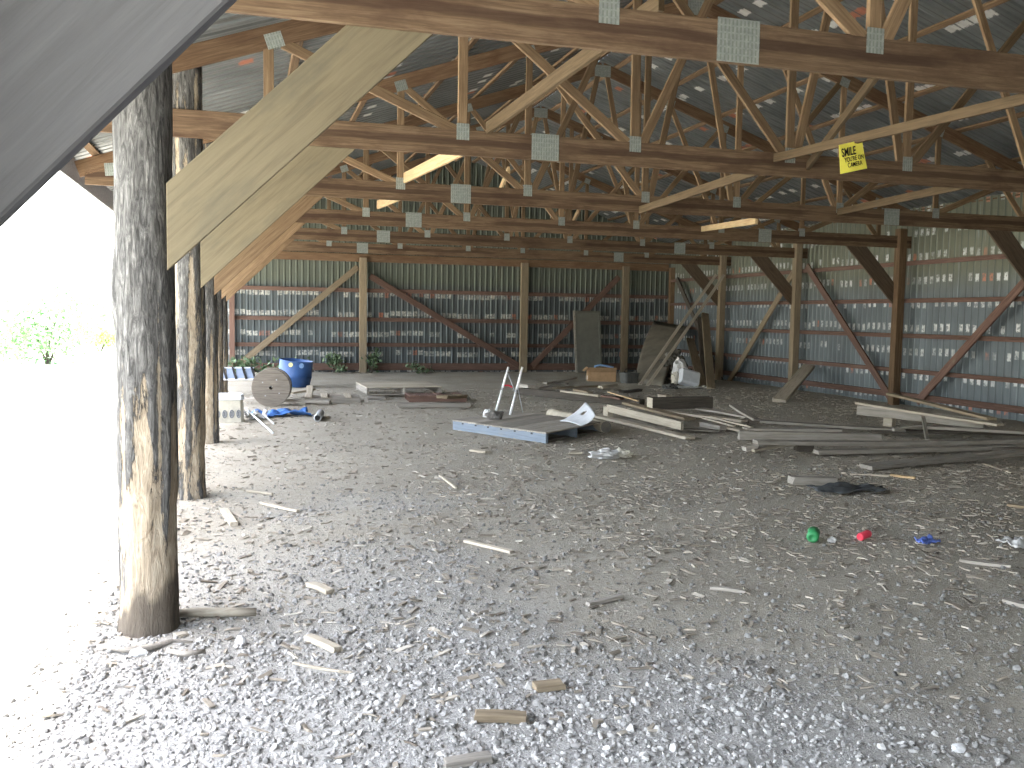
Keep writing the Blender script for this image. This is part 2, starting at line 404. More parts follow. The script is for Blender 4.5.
b = MB(); b.box((-1.96, (ROOF_Y0+26.7)/2, 3.30), (.035, 26.7-ROOF_Y0, .27)); tag(b.build('trim_1', M['fascia']), kind='structure')
ordn = ['first', 'second', 'third', 'fourth', 'fifth', 'sixth', 'seventh', 'eighth', 'ninth']
for side, xs in (('left', [-1.7, -.6, .5, 1.6, 2.7, 3.8, 4.9, 5.85]), ('right', [6.35, 7.3, 8.4, 9.5, 10.6, 11.7, 12.8, 13.8])):
    for i, x in enumerate(xs):
        s = 1 if side == 'left' else -1; wd = Vector((1, 0, s*PITCH)); z = tcb(x)+.225
        o = beam('roof_purlin', (x, ROOF_Y0+.05, z), (x, 26.3, z), wd, .09, .036, M['purlin'], seg=12, bow=.0)
        n = i if side == 'left' else len(xs)-1-i
        tag(o, f'brown roof purlin under the metal sheets, {ordn[n]} one up from the {side} eave', 'purlin', f'purlins of the {side} roof slope')

# ------------------------------------------------------------------ trusses
PAN = [.2, 1.93, 3.65, 5.37]; PAN = PAN + [2*XC-x for x in PAN[::-1]]
def build_truss(y, label):
    r = empty('roof_truss', (XL, y, H)); P = lambda x, z: Vector((x, y, z))
    tag(r, label, 'truss', 'roof trusses across the barn'); d = .235; Yd = Vector((0, 1, 0))
    upz = Vector((0, 0, 1))
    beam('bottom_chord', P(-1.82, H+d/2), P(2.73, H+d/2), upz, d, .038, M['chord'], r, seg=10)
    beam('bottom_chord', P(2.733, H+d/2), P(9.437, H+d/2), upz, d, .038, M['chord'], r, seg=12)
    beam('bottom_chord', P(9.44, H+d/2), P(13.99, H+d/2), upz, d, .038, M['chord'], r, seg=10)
    for xa in (-1.9, 2*XC+1.9):
        beam('top_chord', P(xa, tcb(xa)+.1), P(XC, tcb(XC)+.1), upz, .19, .038, M['truss'], r, seg=14, cut1=-.0)
    def web(a, bb, w=.089):
        beam('web', P(*a), P(*bb), Vector((bb[1]-a[1], 0, a[0]-bb[0])), w, .037, M['web'], r, bow=.004)
    zb = H+d
    def top(x): return tcb(x)+.02
    for x in PAN: web((x, zb-.02), (x, top(x)))
    for x1, x0 in ((1.87, .32), (3.57, 1.99), (5.3, 3.72)):
        for mx in (0, 1):
            a, c = (x1, x0) if not mx else (2*XC-x1, 2*XC-x0)
            web((a, zb-.01), (c, top(c)))
    for x1, x0 in ((3.73, 4.75), (5.45, 6.0), (.26, 1.0)):
        for mx in (0, 1):
            a, c = (x1, x0) if not mx else (2*XC-x1, 2*XC-x0)
            web((a, zb-.01), (c, top(c)))
    def plate(x, z, w, h, rot=0):
        for sy in (-1, 1):
            mw = Matrix.Translation((x, y+sy*.0215, z)) @ Matrix.Rotation(rot, 4, 'Y')
            b = MB(); b.box((0, 0, 0), (w, .004, h), ch=.001); b.build('gusset_plate', M['plate'], r, mw)
    for x in PAN[1:-1]: plate(x, zb-.02, .12, .15)
    plate(2.73, H+.125, .27, .245); plate(2*XC-2.73, H+.125, .27, .245)
    a = math.atan(PITCH)
    for x in (.25, 1.93, 3.65, 4.75):
        plate(x, tcb(x)+.06, .15, .13, -a); plate(2*XC-x, tcb(x)+.06, .15, .13, a)
    plate(XC, tcb(XC)+.05, .3, .2); plate(-1.45, H+.2, .3, .15, -.1); plate(2*XC+1.45, H+.2, .3, .15, .1)
    return r
TL = {1: 'nearest wooden roof truss, its heavy bottom chord crossing the top of the photo',
      2: 'second wooden roof truss back, its chord passing just behind the yellow sign',
      3: 'third wooden roof truss back, seen under the chord behind the yellow sign',
      4: 'fourth wooden roof truss back, between the third truss and the darker far ones',
      5: 'fifth wooden roof truss back, two ahead of the back wall',
      6: 'wooden roof truss farthest back, the last one before the back wall',
      0: 'wooden roof truss overhead, carrying the nearest grey knee brace'}
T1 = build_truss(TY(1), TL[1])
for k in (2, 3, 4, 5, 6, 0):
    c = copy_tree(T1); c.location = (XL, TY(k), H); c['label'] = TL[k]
# wall plate board at the top of the back wall
tag(beam('wall_plate_beam', (-.5, YR+.02, H+.1), (12.6, YR+.02, H+.1), (0, 0, 1), .22, .045, M['truss'], seg=16), 'orange-brown beam along the top of the printed back wall', 'beam')

# ------------------------------------------------------------------ posts
def log_post(k, h, r, seed, bark_top, label):
    y = TY(k)+.15; x = XL; n = 36
    if k == 0: x, y = XL-.1, TY(0)-.1
    nz = int(h/.045); rings = []; bk = []; wet = []
    for i in range(nz+1):
        z = -.12 + (h+.12)*i/nz; ring = []
        cx = .02*noise.noise(Vector((seed, z*.5, 1))); cy = .02*noise.noise(Vector((seed, z*.5, 7)))
        for j in range(n):
            a = 2*pi*j/n; q = Vector((cos(a)*3.4+seed*3, sin(a)*3.4, z*1.0))
            m = .5 + .9*noise.noise(q) + .5*noise.noise(q*2.7) + (sm(.4, 1.8, z)-.33)*bark_top
            bark = min(1, max(0, m)); bk.append(bark)
            wet.append(sm(.03, -.03, z-.2-.16*noise.noise(Vector((cos(a)*1.5+seed, sin(a)*1.5, 3)))-.05*noise.noise(Vector((cos(a)*7, sin(a)*7, seed)))-.1*cos(a)) if k == 1 else 0)
            rr = r*(1.06 - .035*z) + .010*sm(.4, .6, bark) + .009*noise.noise(Vector((cos(a)*5, sin(a)*5, z*1.6+seed)))
            rr += .006*noise.noise(Vector((cos(a)*11, sin(a)*11, z*3+seed)))
            kn = noise.noise(Vector((cos(a)*1.8+seed*5, sin(a)*1.8, z*2.1))); rr += .014*sm(.45, .75, kn)
            if z < .12: rr += .02*(.12-z)/.24
            zz = z if i < nz else z + .06*noise.noise(Vector((cos(a)*2, sin(a)*2, seed)))
            ring.append(Vector((cx+cos(a)*rr, cy+sin(a)*rr, zz)))
        rings.append(ring)
    b = MB(); b.sweep(rings); me = mesh_of('log_post', b.v, b.f); attr_float(me, 'bark', bk); attr_float(me, 'wet', wet)
    o = link('log_post', me, M['bark'], mw=Matrix.Translation((x, y, 0)), smooth=True)
    tag(o, label, 'post', 'log posts along the open side'); return o
PL = ['rough log post at the open side, under the nearest grey knee brace',
      'thickest peeling log post in the left foreground, bare tan wood at its foot',
      'second log post back with bare pale wood, just behind the foreground log',
      'third log post back along the open side, dark bark, ahead of the cream tub',
      'fourth log post back, narrow and half hidden behind the third log',
      'farthest log post, a thin sliver before the red-brown square posts']
for k in range(6): log_post(k, 3.75 if k != 1 else 3.6, .132, 1.7+k*2.3, (1.1, 1.0, .1, .8, .7, .6)[k], PL[k])
for (x, y, lab) in ((-.5, TY(6), 'red-brown square post at the left, nearer of the pair by the back corner'), (-.36, YR-.08, 'red-brown square post standing in the back left corner against the wall')):
    tag(beam('square_post', (x, y, -.05), (x, y, 3.7), (1, 0, 0), .14, .14, M['red'], ch=.008, seg=8), lab, 'post')
for (px, w, lab) in ((363, .2, 'tan square post on the back wall above the weeds, with diagonal braces on both sides'), (524, .22, 'tan square post in the middle of the back wall behind the aluminium tubes'), (625, .2, 'tan square post on the back wall behind the dark bin'), (671, .15, 'brown square post in the dark back right corner')):
    x = PY(px, 300, YR-.06).x
    tag(beam('square_post', (x, YR-.08, -.05), (x, YR-.08, H+.1), (1, 0, 0), w, .14, M['tan' if px != 671 else 'purlin'], ch=.008, seg=8), lab, 'post')
for k, lab in ((6, 'square post on the right wall beside the leaning planks, nearest the back corner'), (5, 'square post on the right wall behind the thick leaning board'), (4, 'square post on the right wall behind the lumber pile, where two wall braces meet'), (3, 'square post on the right wall just beyond the photo edge')):
    tag(beam('square_post', (12.49, TY(k)-.02, -.05), (12.49, TY(k)-.02, 3.5), (0, 1, 0), .16, .17, M['tan' if k > 4 else 'purlin'], ch=.008, seg=8), lab, 'post', 'square posts along the right wall')

# ------------------------------------------------------------------ knee braces
def poly_board(name, pts, y, T, m):
    """A board in a plane across the barn, outline pts (x, z), thickness T."""
    P = [Vector((x, 0, z)) for x, z in pts]; c = sum(P, Vector())/len(P)
    ex = (P[1]-P[0]).normalized(); ez = Vector((0, 1, 0)).cross(ex)*-1; ey = ez.cross(ex)
    n = len(P); q = [Vector(((p-c).dot(ex), (p-c).dot(ez))) for p in P]
    v = [Vector((a.x, a.y, -T/2)) for a in q] + [Vector((a.x, a.y, T/2)) for a in q]
    f = [tuple(range(n)), tuple(range(2*n-1, n-1, -1))] + [(i, i+n, (i+1) % n + n, (i+1) % n) for i in range(n)]
    me = mesh_of(name, v, f); bm = bmesh.new(); bm.from_mesh(me); bmesh.ops.recalc_face_normals(bm, faces=bm.faces)
    bmesh.ops.bevel(bm, geom=list(bm.edges), offset=.004, segments=1, affect='EDGES'); bm.to_mesh(me); bm.free()
    ny = ex.cross(ez)
    mw = Matrix(((ex.x, ez.x, ny.x, c.x), (ex.y, ez.y, ny.y, c.y+y), (ex.z, ez.z, ny.z, c.z), (0, 0, 0, 1)))
    return link(name, me, m, mw=mw)
KB = [(-.375, 1.85), (1.05, 3.22), (1.05, 3.36), (.74, 3.36), (-.375, 2.28)]
KB0 = [(-.375, 1.69), (1.05, 3.22), (1.05, 3.36), (.6, 3.36), (-.375, 2.32)]
KL = ['wide grey plank knee brace filling the top left corner of the photo', 'broad yellowish plank knee brace from the foreground log post up to the nearest truss',
      'second yellowish knee brace, just under and behind the broadest one', 'third knee brace back on the left, orange-brown plank', 'fourth knee brace back on the left, dim brown plank', 'farthest knee brace on the left, a thin edge above the square posts']
for k in range(6):
    m = M['brace_grey'] if k == 0 else M['brace'] if k < 3 else M['web']
    tag(poly_board('knee_brace', KB0 if k == 0 else KB, TY(k)+.045, .042, m), KL[k], 'brace', 'knee braces on the left log posts')
KR = [(2*XC-x, z) for x, z in [(-.44, 1.82), (.97, 3.2), (.97, 3.36), (.66, 3.36), (-.44, 2.24)]][::-1]
for k, lab in ((5, 'dark knee brace at the right wall above the thick leaning board'), (4, 'dark knee brace at the right wall above the lumber pile'), (3, 'dark knee brace cut by the right edge of the photo'), (6, 'dark knee brace at the right wall near the back corner')):
    tag(poly_board('knee_brace', KR, TY(k)+.045, .042, M['brace_dark']), lab, 'brace', 'knee braces on the right wall posts')

# ------------------------------------------------------------------ girts and wall braces
gw = ['lowest', 'second lowest', 'third lowest', 'highest']
for i, z in enumerate((.77, 1.5, 2.32)):
    tag(beam('wall_girt', (-.45, YR+.05, z), (12.6, YR+.05, z), (0, 0, 1), .11, .045, M['red'], seg=20, bow=.02), f'red-brown rail across the back wall, {("lowest of the three above the base board", "middle of the three", "highest of the three")[i]}', 'rail', 'rails on the back wall')
tag(beam('base_board', (-.45, YR+.05, .16), (12.6, YR+.05, .16), (0, 0, 1), .2, .045, M['red'], seg=20, bow=.02), 'red-brown base board along the foot of the back wall', 'board')
for i, z in enumerate((.69, 1.39, 2.1, 2.82)):
    tag(beam('wall_girt', (12.64, -2, z), (12.64, YR, z), (0, 0, 1), .085, .045, M['red'], seg=20, bow=.02), f'red-brown rail along the right wall, {gw[i]} of the four', 'rail', 'rails on the right wall')
tag(beam('base_board', (12.64, -2, .2), (12.64, YR, .2), (0, 0, 1), .12, .045, M['red'], seg=20), 'brown base board along the foot of the right wall', 'board')
for (a, c, lab) in (((236, 367), (358, 267), 'diagonal grey brace on the back wall rising right above the leafy weeds'), ((370, 276), (519, 366), 'diagonal red-brown brace on the back wall falling right to the middle post'), ((532, 366), (619, 277), 'diagonal brace on the back wall passing behind the grey door panel')):
    A, B = PY(*a, YR-.03), PY(*c, YR-.03)
    tag(beam('wall_brace', A, B, Vector((A.z-B.z, 0, B.x-A.x)), .17, .04, M['tan' if a[0] < 300 else 'red'], seg=6), lab, 'brace', 'diagonal braces on the back wall')
for (a, c, m, lab) in (((677, 279), (722, 382), 'dark', 'dark diagonal brace in the back corner crossing behind the leaning poles'), ((727, 385), (796, 268), 'tan', 'diagonal brace on the right wall rising from the post by the leaning planks'), ((807, 266), (893, 402), 'red', 'diagonal brace on the right wall falling to the post behind the lumber pile'), ((917, 402), (1030, 276), 'red', 'nearest diagonal brace on the right wall, rising to the right edge of the photo')):
    A, B = PX(*a, 12.53), PX(*c, 12.53); d = B-A
    tag(beam('wall_brace', A, B, Vector((0, -d.z, d.y)), .15, .04, M[m], seg=6), lab, 'brace', 'diagonal braces on the right wall')

# ------------------------------------------------------------------ loose braces between trusses
def rbrace(a, Ya, m_, Ym, over, W, mat, lab):
    A = PY(*a, Ya); Mm = PY(*m_, Ym); B = A+(Mm-A)*over
    tag(beam('truss_brace', A, B, Vector((0, 0, 1)), W, .04, M[mat], seg=5), lab, 'brace', 'loose braces between the trusses'); return A, B
rbrace((488, 128), 8.41, (595, 50), 6.1, 1.4, .11, 'loose', 'thick tan brace crossing up right between the nearest and second trusses, above the splice plate')
SB = rbrace((775, 158), 8.41, (1015, 101), 5.7, 1.15, .085, 'loose', 'long thin tan brace sloping up right, the yellow sign hangs on it')
rbrace((808, 166), 8.41, (868, 86), 6.6, 1.3, .085, 'loose', 'short steep brace just left of the yellow sign')
rbrace((405, 178), 11.97, (449, 156), 9.8, 1.25, .13, 'bright', 'bright new pine brace between second and third trusses, left of centre')
rbrace((378, 205), 15.53, (396, 197), 13.6, 1.2, .14, 'bright', 'small bright pine brace at the left between the third and fourth trusses')
rbrace((500, 190), 15.53, (507, 174), 13.2, 1.2, .1, 'bright', 'short steep pale brace under the second truss, near the centre')
rbrace((640, 210), 11.97, (735, 178), 9.6, 1.2, .1, 'loose', 'long tan brace under the second truss, right of centre')
rbrace((702, 229), 15.53, (748, 222), 12.6, 1.15, .1, 'bright', 'bright yellow pine brace low under the third truss, right of centre')
rbrace((838, 212), 11.97, (940, 190), 9.4, 1.2, .1, 'loose', 'dim brown brace under the second truss below the yellow sign')
rbrace((570, 228), 19.09, (578, 212), 16.4, 1.15, .1, 'web', 'stubby brace near the centre among the far trusses')

# ------------------------------------------------------------------ sign
def build_sign():
    A, B = SB; t = (PY(852, 145, 7.4)-A).dot((B-A).normalized()); Pm = A+(B-A).normalized()*t
    Y = Pm.y-.1; c = [PY(*q, Y) for q in ((839, 145), (862, 140), (866.5, 168.5), (840.5, 174))]
    ex = (c[1]-c[0]).normalized(); ez = Vector((0, 1, 0)).cross(ex)*-1
    v = []; n = 10
    for j in range(n+1):
        for i in range(n+1):
            u, w = i/n, j/n; p = (c[0]*(1-u)+c[1]*u)*(1-w)+(c[3]*(1-u)+c[2]*u)*w
            p = p + Vector((0, -.012*sin(pi*u)*w - .01*w*w*u, 0)); v.append(p)
    f = [(j*(n+1)+i, j*(n+1)+i+1, (j+1)*(n+1)+i+1, (j+1)*(n+1)+i) for j in range(n) for i in range(n)]
    org = sum(c, Vector())/4; r = empty('warning_sign', org)
    tag(r, 'small yellow sign reading SMILE YOU\'RE ON CAMERA hanging from the thin brace', 'sign')
    me = mesh_of('sign_board', [p-org for p in v], f); o = link('sign_board', me, M['yellow'], r, Matrix.Translation(org))
    md = o.modifiers.new('thickness', 'SOLIDIFY'); md.thickness = .003; md.offset = 1
    W = (c[1]-c[0]).length; Hh = (c[3]-c[0]).length
    for txt, u, w, s, bold, tilt in (('SMILE', .35, .31, .27, .006, .12), ("YOU'RE ON", .53, .57, .155, .0015, .08), ('CAMERA', .53, .77, .15, .001, .08)):
        cu = bpy.data.curves.new('lettering', 'FONT'); cu.body = txt; cu.size = s*W*1.25; cu.align_x = 'CENTER'; cu.align_y = 'CENTER'; cu.extrude = .0008; cu.offset = bold*W; cu.shear = tilt
        to = bpy.data.objects.new('lettering', cu); COL.objects.link(to)
        dg = bpy.context.evaluated_depsgraph_get(); me = bpy.data.meshes.new_from_object(to.evaluated_get(dg)); bpy.data.objects.remove(to)
        xs = [q.co.x for q in me.vertices]; tw = {'SMILE': .62, "YOU'RE ON": .82, 'CAMERA': .62}[txt]*W; k = tw/(max(xs)-min(xs))
        for q in me.vertices: q.co.x *= k; q.co.y *= 1.25
        p = (c[0]*(1-u)+c[1]*u)*(1-w)+(c[3]*(1-u)+c[2]*u)*w + Vector((0, -.012*sin(pi*u)*w - .01*w*w*u - .007, 0))
        ny = ex.cross(ez); ny = ny if ny.y < 0 else -ny
        mw = Matrix(((ex.x, ez.x, ny.x, p.x), (ex.y, ez.y, ny.y, p.y), (ex.z, ez.z, ny.z, p.z), (0, 0, 0, 1)))
        link('lettering', me, M['ink'], r, mw)
build_sign()

# ------------------------------------------------------------------ boards on the floor
def board(name, lab, cat, group, a, b, W, T, m, edge=False, wd=None, **k):
    A, B = G(*a), G(*b); d = B-A
    if wd is None: wd = Vector((0, 0, 1)) if edge else Vector((-d.y, d.x, 0))
    k.setdefault('bow', .008); k.setdefault('jag', .012)
    o = beam(name, A, B, wd, W, T, M[m], **k); return tag(o, lab, cat, group)
g1 = 'loose boards in the middle of the floor'; g2 = 'loose boards in the right lumber pile'
B = board
B('plank', 'long grey plank lying flat, nearest board of the middle pile, beside the pale log', 'plank', g1, (597, 416, .05), (690, 438, .03), .16, .04, 'pale')
B('plank', 'flat plank with a brown face behind the board with an end block', 'plank', g1, (627, 403, .13), (690, 419, .09), .2, .04, 'tan')
tb = B('timber', 'short thick squared timber with a pale sawn end, top of the middle pile', 'timber', g1, (650, 403.5, .2), (710, 402.2, .2), .19, .2, 'dark', ch=.008, jag=0)
_mw = WM[tb.name]; _L = tb.dimensions.x if tb.dimensions.x else 1.0; _L = max(v.co.x for v in tb.data.vertices)
mb = MB(); mb.box((0, 0, 0), (.006, .186, .196), ch=.002); mb.build('sawn_end', M['pale'], tb, _mw @ Matrix.Translation((-_L-.003, 0, 0)))
B('plank', 'long yellowish plank under the thick timber', 'plank', g1, (655, 410, .08), (744, 421, .07), .17, .04, 'pale')
B('plank', 'wide grey plank just right of the thick timber', 'plank', g1, (690, 407, .1), (750, 417, .09), .22, .03, 'grey')
B('batten', 'thin pale batten, left one of two on the right of the middle pile', 'batten', g1, (703, 418, .1), (734, 426, .07), .05, .025, 'pale')
B('batten', 'thin pale batten, right one of two on the right of the middle pile', 'batten', g1, (712, 417, .12), (752, 427, .09), .06, .025, 'pale')
B('board_offcut', 'short dark board end between the two flat planks of the middle pile', 'board', g1, (703, 424, .06), (723, 428, .06), .12, .07, 'grey')
B('plank', 'thin flat grey plank behind the nearest board of the middle pile', 'plank', g1, (655, 427, .06), (718, 431, .03), .14, .025, 'grey')
B('plank', 'splintered narrow plank under the board with the end block', 'plank', g1, (625, 420, .05), (662, 429, .05), .12, .03, 'grey', jag=.04)
B('plank', 'grey plank propped up with its broad end raised, where the two piles meet', 'plank', g1, (733, 405, .3), (757, 420, .12), .16, .035, 'grey', taper=.8)
B('plank', 'pale flat plank pointing at the right pile, below the thin battens', 'plank', g1, (726, 427, .05), (756, 434, .05), .13, .03, 'pale')
def stringer():
    A, Bq = G(608, 408, .17), G(682, 426, .13); d = Bq-A; r = empty('stringer_board', (A.x, A.y, 0))
    tag(r, 'pale board standing on edge with a short end block, left in the middle pile', 'board', g1)
    beam('rail', A, Bq, (0, 0, 1), .12, .045, M['pale'], r, bow=.004, jag=.006)
    p = A + d.normalized()*.03 + Vector((.02, .08, -.08)); beam('end_block', p-Vector((0, .1, 0)), p+Vector((0, .1, 0)), (0, 0, 1), .2, .09, M['pale'], r)
stringer()
# behind the pallet
B('beam', 'long dark beam on the floor behind the aluminium tubes', 'beam', None, (519, 391, .08), (642, 403, .08), .14, .15, 'dark', edge=True, ch=.01)
B('batten', 'pale batten lying on the long dark beam', 'batten', None, (562, 391, .18), (600, 396, .18), .09, .035, 'pale')
B('board_offcut', 'reddish board end on the far part of the long dark beam', 'board', None, (603, 396, .18), (622, 399, .17), .12, .03, 'red')
B('stick', 'thin pale stick leaning on the boards behind the middle pile', 'stick', None, (608, 392, .22), (638, 401, .17), .03, .02, 'bright')
B('board_offcut', 'pale block of wood at the left end of the long dark beam', 'board', None, (521, 386, .09), (532, 388, .09), .2, .14, 'grey')
B('plank', 'grey plank on the floor left of the cardboard box', 'plank', None, (545, 383, .05), (575, 378, .06), .12, .05, 'grey')
B('plank', 'brown plank on the floor in front of the cardboard box', 'plank', None, (555, 388, .06), (612, 386, .06), .15, .04, 'tan')
B('board_offcut', 'pale splintered piece in front of the cardboard box', 'board', None, (600, 387, .1), (616, 385, .12), .14, .06, 'pale', jag=.04)
B('board_offcut', 'small pale block on the floor behind the thick timber', 'board', None, (660, 396, .05), (669, 397, .05), .15, .09, 'pale')
B('stick', 'bent grey stick on the floor left of the grey door panel', 'stick', None, (540, 388, .04), (566, 384, .05), .04, .03, 'grey', bow=.05)
B('stick', 'brown stick crossing the floor between the aluminium tubes and the door panel', 'stick', None, (536, 382, .03), (568, 384, .04), .04, .03, 'dark')
B('board_offcut', 'dark splintered board end in front of the dark grey bin', 'board', None, (622, 392, .06), (640, 390, .08), .16, .05, 'dark', jag=.04)
B('board_offcut', 'small brown board end between the cardboard box and the long dark beam', 'board', None, (576, 390, .05), (590, 393, .05), .12, .05, 'tan', jag=.03)
# right lumber pile
B('plank', 'long grey plank at the back of the right pile, starting near the propped plank', 'plank', g2, (760, 421, .13), (905, 430, .1), .22, .035, 'grey', edge=False)
B('timber', 'long grey timber with a pale sawn left end in the right pile', 'timber', g2, (739, 435, .09), (880, 438, .09), .12, .12, 'grey', ch=.008)
B('plank', 'longest pale plank across the front of the right pile, reaching the photo edge', 'plank', g2, (756, 442, .14), (1040, 440, .14), .16, .05, 'grey', bow=.03)
B('plank', 'crooked splintered plank at the left tip of the right pile', 'plank', g2, (753, 450, .05), (800, 444, .08), .13, .03, 'pale', bow=.03, jag=.04)
B('plank', 'pale plank low in the right pile, just behind the nearest leaning plank', 'plank', g2, (816, 452, .05), (1012, 447, .07), .15, .05, 'grey')
B('plank', 'wide grey plank nearest the camera in the right pile, angled across the floor', 'plank', g2, (866, 467, .03), (1040, 451, .1), .2, .045, 'grey', taper=.95)
B('plank', 'upper pale plank of the stack by the right wall, thin bright edge', 'plank', g2, (858, 403, .34), (1000, 425, .28), .13, .035, 'pale')
B('plank', 'broad grey plank on edge below the upper pale plank by the right wall', 'plank', g2, (858, 410, .24), (984, 424, .22), .15, .04, 'grey', edge=True)
B('plank', 'yellowish plank rising to the post on the right wall, farthest of the right pile', 'plank', g2, (890, 394, .42), (992, 419, .34), .14, .04, 'tan')
B('plank', 'dark plank in the gap of the right pile behind the upright stake', 'plank', g2, (870, 431, .07), (1030, 434, .08), .2, .04, 'dark')
B('plank', 'grey plank beside the stake, reaching the right edge of the photo', 'plank', g2, (925, 427, .18), (1035, 433, .16), .2, .04, 'grey')
B('batten', 'thin batten sticking out left of the upright stake', 'batten', g2, (893, 430, .12), (926, 425, .18), .06, .03, 'grey')
B('stake', 'thin upright stake leaning on the right pile', 'stake', g2, (927, 438, .03), (923, 417, .36), .05, .025, 'grey', wd=Vector((1, 0, 0)))
B('board_offcut', 'small pale block propping up the stack by the right wall', 'board', g2, (885, 421, .08), (894, 422, .08), .1, .2, 'pale')
B('plank', 'dark plank end low at the right edge of the photo', 'plank', g2, (968, 447, .05), (1040, 452, .05), .24, .06, 'dark')
B('board_offcut', 'broken pale wood chunk at the left tip of the right pile', 'board', g2, (744, 449, .06), (756, 447, .08), .1, .06, 'grey', jag=.015)
B('board_offcut', 'short dark block between the two front planks of the right pile', 'board', g2, (796, 447, .06), (812, 447, .06), .1, .1, 'dark')
B('plank', 'grey plank lying under the back of the right pile', 'plank', g2, (745, 429, .05), (840, 430, .05), .2, .04, 'grey')
# leaning things at the back right
def lean(name, lab, cat, a, b, Xb, W, T, m, wd, **k):
    A = G(*a, .0); Bp = PX(*b, Xb); o = beam(name, A, Bp, wd, W, T, M[m], **k); return tag(o, lab, cat)
lean('leaning_pole', 'left one of two long pale poles leaning against the back corner', 'pole', (639.5, 385), (716, 275), 12.2, .075, .045, 'pale', (1, 0, 0), bow=.02)
lean('leaning_pole', 'right one of two long pale poles leaning against the back corner', 'pole', (647, 386), (724, 275), 12.2, .075, .045, 'pale', (1, 0, 0), bow=.02)
lean('leaning_plank', 'short wide plank leaning beside the white bags', 'plank', (703, 388), (690, 339), 12.3, .22, .05, 'tan', (1, 0, 0))
lean('leaning_plank', 'tall narrow plank standing next to the right wall post, right of the white bags', 'plank', (711, 389), (705, 314), 12.45, .2, .06, 'tan', (1, 0, 0))
lean('leaning_plank', 'dark tall plank standing behind the two plank ends by the white bags', 'plank', (704, 384), (700, 318), 12.5, .16, .05, 'dark', (1, 0, 0))
def thick_board():
    A = G(779, 401, .02); Bp = PX(809, 366, 12.5)
    o = beam('thick_board', A, Bp, Vector((1, -.45, 0)), .27, .07, M['pale'], ch=.008); tag(o, 'thick short board leaning against the right wall behind the lumber pile', 'board')
thick_board()

# plywood sheet (curled) leaning near the corner
def plywood():
    c = [PY(654, 321, 25.6), PX(686, 327, 12.25), G(663, 386, .01), G(635, 382, .01)]; n = 12; v = []
    for j in range(n+1):
        for i in range(n+1):
            u, w = i/n, j/n; p = (c[0]*(1-u)+c[1]*u)*(1-w)+(c[3]*(1-u)+c[2]*u)*w
            p = p + Vector((-.045*sin(pi*w)*(1-u), .10*sin(pi*w), -.0)); v.append(p)
    f = [(j*(n+1)+i, (j+1)*(n+1)+i, (j+1)*(n+1)+i+1, j*(n+1)+i+1) for j in range(n) for i in range(n)]
    o = link('plywood_sheet', mesh_of('plywood_sheet', v, f), M['plywood'], smooth=True)
    md = o.modifiers.new('thickness', 'SOLIDIFY'); md.thickness = .03; md.offset = 0
    tag(o, 'curved grey-brown plywood sheet leaning in the back corner behind two poles', 'sheet')
plywood()
def door_panel():
    a = G(577, 379, 0); b = G(609, 379, 0); x0, x1, y = a.x, b.x, 24.6; h = 1.95; th = math.atan2(1.35, h)
    y = 25.75; x0 = PY(576.5, 345, y).x; w = .84; L = 1.88; th = math.asin((YR-.12-y)/L)
    r = empty('door_panel', (x0, y, 0)); tag(r, 'tall grey door panel with a pale left edge leaning on the back wall', 'door')
    Mx = Matrix.Translation((x0, y, .0)) @ Matrix.Rotation(-th, 4, 'X')
    def pb(n, cx, cz, wx, wz, m, dy=0, t=.035):
        b_ = MB(); b_.box((0, 0, 0), (wx, t, wz)); b_.build(n, M[m], r, Mx @ Matrix.Translation((cx, dy, cz)))
    pb('panel', w/2, L/2, w-.02, L, 'door'); pb('edge_strip', .015, L/2, .06, L, 'grey', -.012, .05); pb('edge_strip', w-.03, L/2, .06, L, 'door', -.012, .05)
    pb('edge_strip', w/2, L-.04, w-.1, .07, 'door', -.012, .05)
door_panel()
